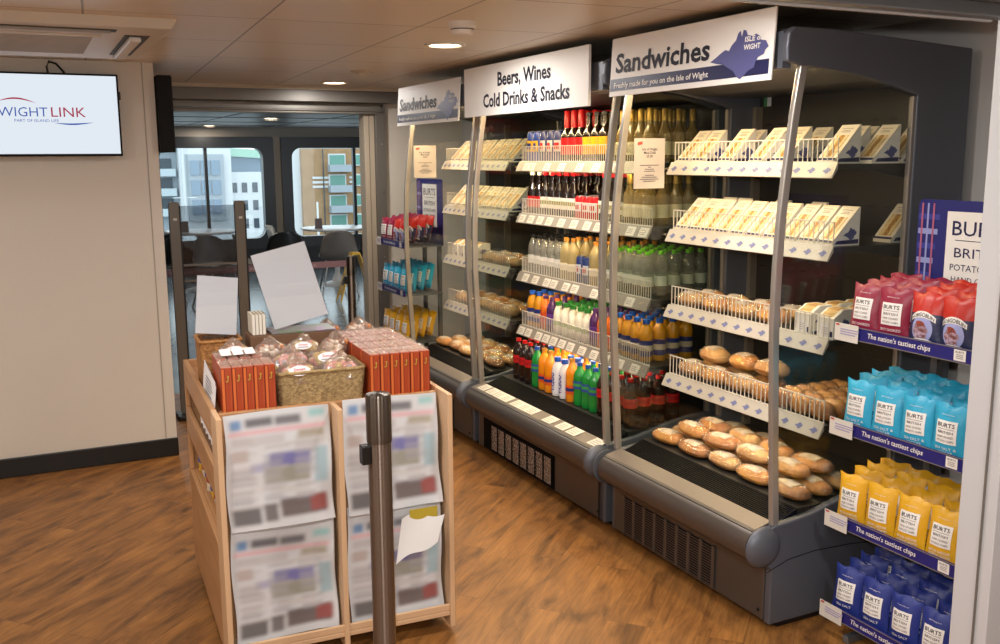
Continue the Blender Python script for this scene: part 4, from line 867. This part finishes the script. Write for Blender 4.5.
for k in range(5): rbox(.060 + k * .0345, .045, TZ, 'upright red gift box with gold key, %s in the row beside the leaflets' % ORD[k], 'red gift boxes by the leaflets')
for k in range(4): rbox(.064 + k * .040, .19, TZ, 'red gift box standing behind the front row by the leaflets, %s along' % ORD[k], 'second row red boxes by the leaflets')
for k in range(6):
    rbox(.553 + k * .0360, .045, TZ, 'upright red gift box, %s of the front row on the chiller side' % ORD[k], 'red gift boxes on the chiller side')
    for r_ in (1, 2, 3): rbox(.553 + k * .0360, .045 + r_ * .125, TZ, 'wrapped red gift box behind the front row on the chiller side of the stand', 'rear red boxes on the chiller side', None, 0)
rs = tag(MB().box(0, .325, 0, .12, 0, .1755, M('brown_card_riser', '6b4d36', .7)).build('riser_box', bevel=.003), 'plain brown card box raising the large blank sign and booklets', 'box'); rs.location = SW(.20, .44, TZ); rs.rotation_euler = (0, 0, SR)
# white cards on the second row
for k in range(3):
    s_ = tag(MB().box(-.017, .017, 0, .065, 0, .0016, PAPER).build('ticket_card', bevel=.0005), 'blank white card on the second row of red boxes, %s along' % ORD[k], 'card', 'white cards on red boxes'); s_.location = SW(.082 + k * .04, .195, TZ + .163); s_.rotation_euler = (R(8), 0, SR)
# wicker baskets
RAF = M('seagrass_weave', '8a724c', .75, vary=(90, 'b59b6c'), bump=(140, .6)); RAFB = M('brown_wicker', '8a5a2c', .6, vary=(80, 'b88248'), bump=(140, .6))
def basket(label, x0, x1, y0, y1, h, mat, z=TZ):
    cx, cy = (x0 + x1) / 2, (y0 + y1) / 2; hx, hy = (x1 - x0) / 2, (y1 - y0) / 2; o = thing('wicker_basket', label, 'basket', SW(cx, cy, z), SR)
    def ring(q, z_, sh=1.):   # rounded rectangle outline
        p = rrect(-hx * sh, hx * sh, -hy * sh, hy * sh, .02, 4); n = len(p); f = (q % 1) * n; i = int(f); k = f - i; a, b = p[i % n], p[(i + 1) % n]
        return (a[0] + (b[0] - a[0]) * k, a[1] + (b[1] - a[1]) * k, z_)
    m = MB(); nu, nv = 168, 20
    def wv(u, v):
        x, y, z_ = ring(u, v * h, .93 + .07 * v); e = 1 + .012 * (1 if (int(u * 84) + int(v * 20)) % 2 else -1); return (x * e, y * e, z_)
    m.grid(wv, nu, nv, mat); m.grid(lambda u, v: ring(u, v * h, .90 + .07 * v), 60, 2, mat); m.build('woven_wall', o, smooth=50)
    m = MB(); m.tube([ring(k / 60, h + .002, .99) for k in range(61)], .0065, mat, 8); m.build('rim', o, smooth=50)
    m = MB(); m.box(-hx * .9, hx * .9, -hy * .9, hy * .9, 0, .006, mat); m.build('base', o); return o
basket('seagrass basket full of wrapped sweets on the stand, between the red boxes', .222, .525, .06, .26, .108, RAF)
basket('tall brown wicker basket carrying the small blank sign', .022, .170, .43, .60, .168, RAFB)
# wrapped sweet bags
def sweet_bag(name, cols, seed, label):
    rnd = random.Random(seed); o = None; m = MB()
    for k in range(52):
        a = rnd.random() * 2 * PI; r = math.sqrt(rnd.random()) * .058; x, y = r * math.cos(a), r * math.sin(a) * .62; z = .016 + (.040 - r * .35) * rnd.random(); s_ = .012 + .004 * rnd.random(); mt = cols[k % len(cols)]
        m.lathe([(s_ * math.sin(R(30 * q)) + .0001, -s_ * math.cos(R(30 * q))) for q in range(7)], mt, (x, y, max(z, s_)), 8)
    o = m.build(name, smooth=60)
    m = MB(); ph = seed
    def F(u, v):
        a = 2 * PI * u; b = PI / 2 * v; r = .078 * math.cos(b) ** .6 * (1 + .08 * math.sin(5 * a + ph)); z = .062 * math.sin(b) * (1 + .10 * math.sin(7 * a + ph + 4 * v)) + .0005
        if v > .8: z += .022 * (v - .8) / .2 * (1 + .4 * math.sin(3 * a))
        return (r * math.cos(a), r * math.sin(a) * .68, z)
    m.grid(F, 28, 12, FILM2); m.build('wrapper', o, smooth=80)
    if label:
        m = MB(); T = lambda a, b: (a, -.045 + .55 * b - .006, .030 + .75 * b + .012); m.poly([(.036 * math.cos(2 * PI * k / 24), .004 + .020 * math.sin(2 * PI * k / 24)) for k in range(24)], T, PAPER)
        T2 = lambda a, b: (a, -.045 + .55 * b - .0072, .030 + .75 * b + .0128); m.text('Sweet', T2, 0, .004, .012, M('sweet_red', 'b3343a', .5), .040, .01, 'c'); m.poly([(-.024, -.006), (.024, -.006), (.024, -.003), (-.024, -.003)], T2, BAGINK); m.build('oval_label', o)
    return o
PK, WH, YE, BU, OR, BR = M('sweet_pink', 'e3a3a3', .5), M('sweet_white', 'efe6d6', .5), M('sweet_yellow', 'e8d48a', .5), M('sweet_blue', 'a3aed0', .5), M('sweet_amber', 'b5672a', .45), M('sweet_brown', '6e3d22', .45)
KINDS = {'mallow': ([WH, YE, PK, WH], True), 'pink': ([PK, PK, YE, BU, PK], False), 'mix': ([YE, WH, YE, PK], True), 'amber': ([OR, BR, WH, OR], False)}
SBP = {}
def sweets(kind, x, y, z, label, group, rz=0., rx=0., cat='sweets', sc=None):
    if kind not in SBP: o = sweet_bag('sweet_bag', KINDS[kind][0], len(kind) + 3, KINDS[kind][1]); SBP[kind] = o; o.location = SW(x, y, z); o.rotation_euler = (rx, 0, SR + rz); o.scale = (sc or 1,) * 3; return tag(o, label, cat, group)
    return dup(SBP[kind], SW(x, y, z), (rx, 0, SR + rz), label, group, (sc,) * 3 if sc else None)
bz = TZ + .062
sweets('mallow', .295, .115, bz + .010, 'clear bag of white and yellow sweets, front of the seagrass basket by the leaflets side', None, .1)
sweets('pink', .445, .115, bz + .008, 'clear bag of pink and blue sweets at the front of the seagrass basket', None, -.1)
sweets('mix', .425, .200, bz + .030, 'clear bag of yellow sweets with oval label at the back of the basket', None, -.15)
sweets('pink', .295, .205, bz + .028, 'clear bag of pale pink sweets at the back of the seagrass basket', None, .3)
spots = []
for L_ in range(3):
    for q, x in enumerate((.10, .225, .345, .462)):
        if q == 0 and L_ == 0: continue
        spots.append((x + .015 * L_, .330 + .010 * L_ if q else .375, TZ + .058 * L_ + .001))
spots += [(.53, .645, TZ + .001), (.53, .645, TZ + .058), (.53, .645, TZ + .116), (.66, .64, TZ + .001), (.66, .64, TZ + .058), (.66, .64, TZ + .116), (.62, .76, TZ + .001), (.46, .76, TZ + .001), (.30, .76, TZ + .001), (.30, .65, TZ + .001)]
for i, (x, y, z) in enumerate(spots): sweets(('amber', 'amber', 'mallow', 'amber', 'mix')[i % 5], x, y, z, 'crinkled clear bag of sweets in the heap behind the seagrass basket', 'heaped sweet bags behind the basket', .25 * (i % 3 - 1), 0, 'sweets', .80)
# leaflets leaning by the boxes
for k in range(2):
    o = thing('leaflet', ('long white printed leaflet leaning along the stand rail', 'second white leaflet tucked inside the first by the red boxes')[k], 'leaflet', SW(.0185 + k * .006, .07 + .06 * k, TZ + .004), SR)
    T = lambda a, b: (.0 + b * .10, a, b * .99)
    m = MB(); m.prism([(0, 0), (.30, 0), (.30, .105), (.0, .085)], 0, .0012, lambda p, q, h: (.0 + q * .10 + h, p, q * .99), PAPER); m.build('card', o)
    m = MB()
    for j in range(6):
        m.poly([(.02, .012 + j * .012), (.20 - .02 * (j % 3), .012 + j * .012), (.20 - .02 * (j % 3), .0165 + j * .012), (.02, .0165 + j * .012)], lambda a, b: (.0 + b * .10 - .0012, .26 - a, b * .99), M('leaflet_ink', '55535c', .6))
    m.build('leaflet_print', o)
# blank signs in acrylic holders
ACR = clear('acrylic', 'f4f5f6', .06, .02)
def blank_sign(label, x, y, z, w, h, roll):
    o = thing('sign_holder', label, 'sign', SW(x, y, z), SR); K = Matrix.Rotation(roll, 4, 'Y')
    def T(p, q, e): v = K @ Vector((p, e + q * .29, q)); return tuple(v)
    m = MB(); m.prism([(-w / 2, .008), (w / 2, .008), (w / 2, h), (-w / 2, h)], 0, .0012, lambda p, q, e: T(p, q, e), M('blank_sheet', 'f3f3f8', .6)); m.build('sheet', o)
    m = MB(); m.prism([(-w / 2 - .003, .0), (w / 2 + .003, .0), (w / 2 + .003, h + .003), (-w / 2 - .003, h + .003)], -.003, -.0015, lambda p, q, e: T(p, q, e), ACR); m.build('acrylic_front', o)
    m = MB(); zz = min(T(-w / 2, 0, 0)[2], T(w / 2, 0, 0)[2]); m.box(-w * .3, w * .3, .004, .055, min(zz, 0), min(zz, 0) + .003, ACR); m.build('acrylic_foot', o)
PT = TZ + 5 * .035
blank_sign('small blank white sign in acrylic holder on the stand, nearest the cream wall', .088, .50, 1.012, .145, .212, R(7))
blank_sign('large blank white sign in tilted acrylic holder at the middle of the stand', .405, .50, 1.035, .208, .287, R(-13))
m = MB(); m.box(-.115, .125, -.06, .075, 0, .006, M('magazine_green', '5c7a4a', .35, vary=(20, '8a6f8f'))); o = tag(m.build('magazine', bevel=.001), 'green covered magazine lying beneath the large blank sign', 'magazine'); o.location = SW(.395, .505, TZ + .1765); o.rotation_euler = (0, 0, SR)
for k in range(4):
    o = thing('booklet', 'pale booklet standing beside the large blank sign, %s of four' % ORD[k], 'booklet', SW(.215 + k * .0125, .47, TZ + .1762), SR, 'pale booklets')
    m = MB(); m.box(0, .0105, 0, .10, .001, .074, M('booklet_pages', 'd9d2c2', .7)); m.build('pages', o); m = MB(); m.box(.0008, .0098, -.0012, 0, 0, .075, M('booklet_spine', 'e4dfd4', .5)); m.box(.0104, .0118, 0, .10, 0, .076, M('booklet_cover', '6b5a44', .5)); m.build('cover', o)
# goods in the side openings of the stand
JAR = clear('jar_glass', 'e9e4d8', .12, .04, body=.12)
def jar():
    o = MB().lathe([(.026, 0), (.028, .004), (.028, .06), (.022, .068)], JAR, n=14).build('sweet_jar', smooth=50)
    MB().lathe([(.023, .066), (.023, .08), (.0, .0805)], M('jar_lid', '3a2c24', .4), n=14).build('lid', o, smooth=50); MB().lathe([(.025, .003), (.025, .046)], BR, n=12).build('filling', o, smooth=50); MB().lathe([(.0286, .016), (.0286, .044)], PAPER, n=14, closed=False).build('label', o, smooth=50); return o
J = jar()
for k in range(7):
    loc = SW(.050, .09 + k * .075, .6685); lab = 'small lidded jar in the upper side opening of the stand, %s from the front' % ORD[k]
    if k == 0: J.location = loc; tag(J, lab, 'jar', 'jars in the stand')
    else: dup(J, loc, (0, 0, .4 * k), lab, 'jars in the stand')
def snack(c1, c2):
    S = bagsurf(.10, .125, .022, 2); m = MB(); m.grid(lambda u, v: (u * .05, S(u * .05, v * .125), v * .125), 10, 10, c1, (-1, 1)); m.grid(lambda u, v: (u * .05, -S(u * .05, v * .125), v * .125), 10, 10, c1, (1, -1)); o = m.build('snack_pack', smooth=60)
    m = MB(); m.grid(lambda u, v: (u, S(u, v, .001), v), 6, 6, c2, (-.032, .032), (.04, .085)); m.build('pack_label', o, smooth=60); return o
SNK = snack(M('snack_yellow', 'e6bf3a', .4), M('snack_blue', '2b4fae', .4)); SNK2 = snack(M('snack_cream', 'ece6d6', .4), M('snack_red', 'a8483c', .4))
for k in range(9):
    src = (SNK, SNK2)[k % 2]; loc = SW(.046, .075 + k * .088, .4155); lab = '%s snack pack in the lower side opening of the stand, %s from the front' % (('yellow', 'cream')[k % 2], ORD[k])
    if k < 2: src.location = loc; src.rotation_euler = (R(-8), 0, SR - PI / 2 + .1); tag(src, lab, 'snack pack', 'snack packs in the stand')
    else: dup(src, loc, (R(-8), 0, SR - PI / 2 + .15 * (k % 3)), lab, 'snack packs in the stand')
# ------------------------------------------------------------------ barrier posts, security gate
POSTM = M('bronze_chrome', '8a8078', .34, 1.0)
def brushed(m):
    nt = m.node_tree; b = nt.nodes['Principled BSDF']; tg = nt.nodes.new('ShaderNodeTangent'); tg.direction_type = 'RADIAL'; tg.axis = 'Z'
    b.inputs['Anisotropic'].default_value = .92; b.inputs['Anisotropic Rotation'].default_value = .25; nt.links.new(tg.outputs[0], b.inputs['Tangent']); return m
brushed(POSTM); POSTD = M('post_cap_dark', '2a2622', .35, .6)
def post(label, x, y, h, r, belt=None):
    o = thing('barrier_post', label, 'barrier post', (x, y, 0))
    MB().lathe([(.17, 0), (.17, .010), (.12, .022), (r + .01, .034)], POSTD, n=32).build('base', o, smooth=40)
    MB().lathe([(r, .03), (r, h - .14)], POSTM, n=28).build('post', o, smooth=40)
    MB().lathe([(r * 1.06, h - .14), (r * 1.08, h - .13), (r * 1.08, h - .012), (r * 1.0, h - .002), (r * .7, h)], brushed(M('post_head_bronze', '6a625b', .34, 1.0)), n=28).build('head', o, smooth=40)
    MB().box(-r - .022, -r + .004, -.016, .016, h - .20, h - .145, BLACK).build('belt_clip', o, bevel=.003)
    if belt:
        m = MB(); m.box(-belt, -r, -.001, .001, h - .075, h - .03, M('belt_mauve', '7a5f6a', .6)); b = m.build('belt', o)
        m = MB(); g = M('belt_print', 'a8929c', .6); T = lambda a, b_: (a, -.0018, b_)
        for k in range(3): m.text('WIGHTLINK', T, -belt + .2 + k * .42, h - .064, .018, g, .16, .01)
        m.build('belt_lettering', b)
    return o
post('bronze barrier post in front of the newspaper stand', .841, 2.503, 1.0, .0335)
post('bronze barrier post with mauve belt, in the doorway behind the stand', 2.06, 6.66, .955, .030, 1.45)
g = thing('security_gate', 'clear acrylic security gate with grey side profiles at the doorway', 'security gate', (1.0, 6.30, 0)); L0 = (1.0, 6.30, 0)
PROF = M('gate_profile', '77726c', .35, .5)
for x in (.820, 1.222):
    MB().prism(rrect(x - .034, x + .034, .03, 1.385, .02, 4), 6.285, 6.315, lambda p, q, h: (p, h, q), PROF).build('side_profile', g, off=L0, bevel=.003)
    MB().box(x + .026, x + .0355, 6.283, 6.3145, .06, 1.36, BLACK).build('profile_seam', g, off=L0); MB().box(x - .01, x + .012, 6.282, 6.286, 1.27, 1.285, M('gate_lamp', 'd8d8d6', .3)).build('gate_light', g, off=L0)
MB().box(.8555, 1.1875, 6.297, 6.303, .10, 1.36, clear('smoked_acrylic', 'd4d6d8', .05, .02)).build('acrylic_panel', g, off=L0)
for z in (.88, .98): MB().box(.8555, 1.1875, 6.292, 6.308, z, z + .012, PROF).build('cross_bar', g, off=L0)
MB().box(.76, 1.28, 6.22, 6.38, 0, .03, BLACK).build('base_plate', g, off=L0, bevel=.006)
# ------------------------------------------------------------------ televisions
def tv(label, w, h, loc, rz, screen, dp=0):
    o = thing('television', label, 'television', loc, rz)
    MB().box(-w / 2, w / 2, -.045, dp, -h / 2, h / 2, M('tv_casing', '0b0b0c', .6, spec=.2)).build('casing', o, bevel=.004)
    s_ = MB().box(-w / 2 + .010, w / 2 - .010, -.0475, -.045, -h / 2 + .012, h / 2 - .010, screen).build('screen', o)
    MB().box(-.12, .12, 0, .035, -.1, .1, M('bracket', '2a2a2c', .5, .5)).build('wall_bracket', o)
    return o, s_
o, s_ = tv('wall television showing a white ferry company screen, on the cream wall', .735, .412, (.102, 5.463, 1.872), 0, glow('screen_white', 'e9f1fa', .86))
SB, SRD = glow('screen_blue', '3d5fb5', .8), glow('screen_red', 'b23350', .8)
m = MB(); T = toY(0, -.049, 0); m.text('WIGHT', T, -.195, -.010, .048, SB, .222, -.004); m.text('LINK', T, .043, -.010, .050, SRD, .160, 0); m.text('PART OF ISLAND LIFE', T, -.125, -.036, .014, SB, .20, 0)
def swoosh(x0, x1, z0, amp, th): return [(x0 + (x1 - x0) * k / 20, z0 + amp * math.sin(PI * k / 20 * 1.1) + th * math.sin(PI * k / 20)) for k in range(21)] + [(x0 + (x1 - x0) * k / 20, z0 + amp * math.sin(PI * k / 20 * 1.1)) for k in range(20, -1, -1)]
m.poly(swoosh(-.20, -.02, .060, .014, .008), T, SRD); m.poly(swoosh(.05, .24, -.040, -.010, .008), T, SB); m.build('screen_logo', s_)
m = MB(); m.tube([(.045, -.02, .2), (.04, -.03, .235), (.052, -.025, .262), (.085, .01, .255), (.12, -.01, .21)], .006, BLACK, 6); m.build('cable', o, smooth=50)
MB().box(.3675, .376, -.035, -.01, .08, .12, BLACK).build('side_socket', o)
o, s_ = tv('black television seen edge-on at the end of the cream wall', .70, .40, (.692, 5.80, 1.885), PI / 2, M('screen_off', '0b0c0e', .15), .03)
# ------------------------------------------------------------------ ceiling fixtures
acm = M('ac_cream', 'cfc5b6', .45); acd = M('ac_slot', '3a3632', .6); acg = M('ac_grille', '9a8f80', .5)
x0, x1, y0, y1 = -.74, .545, 3.77, 5.00; L0 = ((x0 + x1) / 2, (y0 + y1) / 2, CEIL)
o = thing('ceiling_air_conditioner', 'cream ceiling air conditioning cassette above the wall television', 'air conditioner', L0)
m = MB(); vs = [(x0, y0, CEIL), (x1, y0, CEIL), (x1, y1, CEIL), (x0, y1, CEIL), (x0 + .02, y0 + .02, CEIL - .035), (x1 - .02, y0 + .02, CEIL - .035), (x1 - .02, y1 - .02, CEIL - .035), (x0 + .02, y1 - .02, CEIL - .035)]
m.add(vs, [(0, 4, 5, 1), (1, 5, 6, 2), (2, 6, 7, 3), (3, 7, 4, 0), (4, 7, 6, 5)], acm); m.build('casing', o, off=L0, bevel=.003)
zb = CEIL - .035
m = MB(); m.box(x0 + .2, x1 - .2, y0 + .10, y0 + .17, zb - .002, zb + .001, acd); m.build('air_slot', o, off=L0); MB().box(x0 + .22, x1 - .22, y0 + .115, y0 + .15, zb - .010, zb - .002, acg).build('louvre', o, off=L0, bevel=.002)
m = MB(); m.box(x1 - .16, x1 - .07, y0 + .25, y1 - .22, zb - .002, zb + .001, acd); m.build('air_slot', o, off=L0); MB().box(x1 - .145, x1 - .10, y0 + .27, y1 - .24, zb - .022, zb - .002, M('ac_flap', 'dcd6ce', .35)).build('louvre', o, off=L0, bevel=.006)
m = MB(); m.box(x0 + .24, x1 - .24, y0 + .30, y1 - .24, zb - .006, zb, acm)
for k in range(16): yy = y0 + .33 + k * (y1 - y0 - .62) / 15; m.box(x0 + .27, x1 - .27, yy, yy + .012, zb - .008, zb - .005, acg)
m.build('intake_grille', o, off=L0)
LAMP = glow('downlight_disc', 'ffe6c4', 14)
def downlight(label, x, y, z=CEIL, power=12, col_=(1, .965, .92), r=.075):
    o = thing('downlight', label, 'ceiling light', (x, y, z)); m = MB(); m.lathe([(r + .018, 0), (r + .016, -.008), (r, -.010), (r - .004, -.004)], M('downlight_rim', 'd9d2c6', .35), n=28, closed=False); m.build('rim', o, smooth=40)
    m = MB(); m.lathe([(r - .003, -.003), (r - .003, -.005)], LAMP, n=28); m.build('diffuser', o)
    l = bpy.data.lights.new('downlight_lamp', 'AREA'); l.shape = 'DISK'; l.size = 2 * r; l.energy = power; l.color = col_
    lo = bpy.data.objects.new('downlight_lamp', l); col.objects.link(lo); lo.location = (x, y, z - .014)
downlight('glowing round ceiling light above the aisle, beside the smoke detector', 1.737, 4.10)
downlight('small glowing round ceiling light near the far doorway', 1.906, 6.40)
for k, (x, y, p) in enumerate([(.2, 2.6, 11), (1.65, 2.35, 11), (-.9, 4.0, 10), (.25, .7, 17), (1.5, .6, 15), (-1.2, .7, 17), (-.8, 2.6, 11), (1.5, -1, 12), (0, -1, 12)]):
    downlight('round ceiling light out over the shop floor, %s of the outer ones' % ORD[k], x, y, CEIL, p)
for k, (x, y) in enumerate([(2.36, 14.0), (2.6, 11.3), (4.2, 10), (.9, 9.2)]): downlight('round ceiling light over the cafe tables, %s from the windows' % ORD[k], x, y, 2.095, 8, (1, .9, .78))
o = thing('smoke_detector', 'white round smoke detector on the ceiling beside the bright ceiling light', 'smoke detector', (1.52, 3.42, CEIL))
wm = M('detector_white', 'e3ddd4', .4); MB().lathe([(.052, 0), (.052, -.018), (.048, -.022)], wm, n=26).build('mount', o, smooth=40); MB().lathe([(.044, -.022), (.044, -.030), (.040, -.046), (.03, -.052)], wm, n=26).build('sensor_head', o, smooth=40)
m = MB(); m.lathe([(.0446, -.030), (.0446, -.026)], acd, n=26, closed=False); m.build('sensor_slot', o)
o = thing('ceiling_vent', 'small flat round vent disc on the ceiling near the far light', 'vent', (1.826, 5.54, CEIL)); MB().lathe([(.075, 0), (.07, -.008), (.05, -.010)], M('vent_cream', 'c9bcaa', .5), n=26).build('rim', o, smooth=40); MB().lathe([(.035, -.010), (.03, -.018)], M('vent_cream', 'c9bcaa', .5), n=22).build('centre_disc', o, smooth=40)
# ------------------------------------------------------------------ cafe furniture
CHB, CHT, CHW, CHG = M('chair_black', '17181b', .35), M('chair_taupe', '6f6862', .45), M('chair_white', 'd8d6d2', .4), M('chair_slate', '3c3f45', .4)
def shell(u, v):
    P = [(-.21, .44, .20), (-.12, .425, .215), (.0, .42, .225), (.11, .435, .23), (.185, .51, .225), (.225, .62, .205), (.25, .73, .175), (.268, .80, .11)]
    f = v * (len(P) - 1); i = min(int(f), len(P) - 2); k = f - i; a, b = P[i], P[i + 1]; y, z, w = [a[e] + (b[e] - a[e]) * k for e in range(3)]
    q = abs(u) ** 2.2; bl = sst(.45, .75, v); return (u * w, y - q * .085 * bl, z + q * (.055 * (1 - bl) - .03 * sst(.85, 1, v)))
def chair(label, x, y, rz, mat, group=None, legm=None):
    o = thing('shell_chair', label, 'chair', (x, y, 0), rz, group); s_ = MB(); s_.grid(shell, 14, 22, mat, (-1, 1)); s_ = s_.build('shell_seat', o, smooth=70); md = s_.modifiers.new('thick', 'SOLIDIFY'); md.thickness = .010
    for sx in (-1, 1):
        for sy in (-1, 1): MB().tube([(sx * .13, sy * .11, .42), (sx * .22, sy * .21, 0)], .010, legm or STEEL, 8).build('leg', o, smooth=50)
    MB().tube([(-.13, -.11, .40), (.13, .11, .40)], .006, STEEL, 6).build('brace', o); return o
chair('slate shell chair seen through the acrylic security gate', 1.86, 11.0, R(20), CHG)
chair('taupe shell chair between the security gate and the large blank sign', 2.33, 11.1, R(75), CHT)
chair('black shell chair whose rounded back shows above the large blank sign', 2.74, 11.5, R(170), CHB)
chair('white shell chair behind the black chair, below the window pillar', 3.02, 12.5, R(75), CHW)
chair('black shell chair beside the round table near the brick view', 3.80, 11.6, R(200), CHB)
chair('taupe shell chair before the round table, partly behind the yellow floor sign', 3.35, 11.35, R(170), CHT)
chair('black shell chair at the edge of the cream wall', 1.28, 11.5, R(-60), CHB)
def table(label, x, y):
    o = thing('round_table', label, 'table', (x, y, 0)); MB().lathe([(.43, .725), (.45, .735), (.45, .75), (.44, .753)], M('table_white', 'd9dadb', .25), n=40).build('tabletop', o, smooth=40)
    MB().lathe([(.24, 0), (.22, .014), (.08, .05), (.036, .16), (.032, .6), (.06, .725)], M('pedestal_white', 'c9c9c8', .35), n=28).build('pedestal', o, smooth=50); return o
table('round white pedestal table in front of the brick building window', 3.62, 12.3); table('round white pedestal table behind the security gate', 1.93, 12.55)
for x, y, lb in ((3.36, 12.2, 'small dark card holder on the round table by the brick view'), (1.74, 12.5, 'small dark card holder on the table behind the gate')):
    o = thing('card_holder', lb, 'card holder', (x, y, .7535)); MB().prism_x([(-.02, 0), (.02, 0), (.0, .13)], -.045, .045, M('card_dark', '5a4a4a', .5)).build('card', o); MB().box(-.05, .05, -.025, .025, 0, .004, BLACK).build('base', o)
o = thing('wet_floor_sign', 'yellow folding wet floor sign standing beyond the doorway', 'floor sign', (3.36, 10.7, 0), 0); YL = M('sign_yellow', 'd9a81e', .45)
for s_ in (-1, 1):
    P = lambda p, q, h: (s_ * (.035 + (.56 - q) * .30) + s_ * h, p, q); m = MB(); m.prism([(-.10, 0), (-.05, .09), (.05, .09), (.10, 0), (.07, .56), (-.07, .56)], 0, .015, P, YL); m.build('panel', o, bevel=.003)
    m = MB(); m.add([P(*p, .0165) for p in ((-.05, .2), (.05, .2), (.0, .34))], [(0, 1, 2)], BAGINK); m.build('warning_triangle', o)
MB().box(-.05, .05, -.06, .06, .545, .575, YL).build('hinge_handle', o, bevel=.006)
# ------------------------------------------------------------------ lamps: chiller canopy tubes, added shelf lights, camera flash
for (a, b), p in ((UN, 7), (UM, 8), (UF, 7)):
    l = bpy.data.lights.new('chiller_tube_lamp', 'AREA'); l.shape = 'RECTANGLE'; l.size = .05; l.size_y = b - a - .1; l.energy = p; l.color = (1, .74, .42)
    o = bpy.data.objects.new('chiller_tube_lamp', l); col.objects.link(o); o.location = (2.285, (a + b) / 2, 1.930); o.rotation_euler = (0, R(4), 0)
for (a, b), p in ((UN, 1.6), (UM, 2.4), (UF, 1.8)):  # added under-shelf lights, lifting lower shelves the canopy tubes leave dim
    for zt in SHZ:
        l = bpy.data.lights.new('added_shelf_light', 'AREA'); l.shape = 'RECTANGLE'; l.size = .012; l.size_y = b - a - .08; l.energy = p; l.color = (1, .74, .42)
        o = bpy.data.objects.new('added_shelf_light', l); col.objects.link(o); o.location = (2.505, (a + b) / 2, zt - .031)
l = bpy.data.lights.new('camera_flash', 'SPOT'); l.energy = 75; l.color = (1, .96, .92); l.shadow_soft_size = .025; l.spot_size = R(95); l.spot_blend = .6
fo = bpy.data.objects.new('camera_flash', l); col.objects.link(fo); fo.location = (-.02, -.02, 1.78)
# ------------------------------------------------------------------ camera
cd = bpy.data.cameras.new('camera'); cam = bpy.data.objects.new('camera', cd); col.objects.link(cam); scene.camera = cam
cd.sensor_width = 36; cd.sensor_fit = 'HORIZONTAL'; cd.lens = 36 * 960 / 1000; cd.clip_end = 600; cd.clip_start = .05
PITCH = math.atan(165 / 960); YAW = R(26.04); ROLL = math.atan(.0057)
fw = Vector((math.sin(YAW) * math.cos(PITCH), math.cos(YAW) * math.cos(PITCH), -math.sin(PITCH))); r0 = Vector((math.cos(YAW), -math.sin(YAW), 0)); u0 = r0.cross(fw)
rt = r0 * math.cos(ROLL) - u0 * math.sin(ROLL); up = u0 * math.cos(ROLL) + r0 * math.sin(ROLL)
mw = Matrix((rt, up, -fw)).transposed().to_4x4(); mw.translation = Vector((0, 0, 1.65)); cam.matrix_world = mw
fo.matrix_world = Matrix.Translation(Vector((0, 0, 1.65)) + up * .11 - rt * .02) @ Matrix((rt, up, -fw)).transposed().to_4x4()
vs_ = scene.view_settings; scene.display_settings.display_device = 'sRGB'; vs_.view_transform = 'Standard'; vs_.look = 'None'; vs_.gamma = 1; vs_.use_curve_mapping = False; vs_.exposure = 0.12
cy = scene.cycles; cy.max_bounces = 8; cy.diffuse_bounces = 4; cy.glossy_bounces = 4; cy.transmission_bounces = 4; cy.transparent_max_bounces = 28; cy.sample_clamp_indirect = 4; cy.use_denoising = True; cy.caustics_reflective = False; cy.caustics_refractive = False
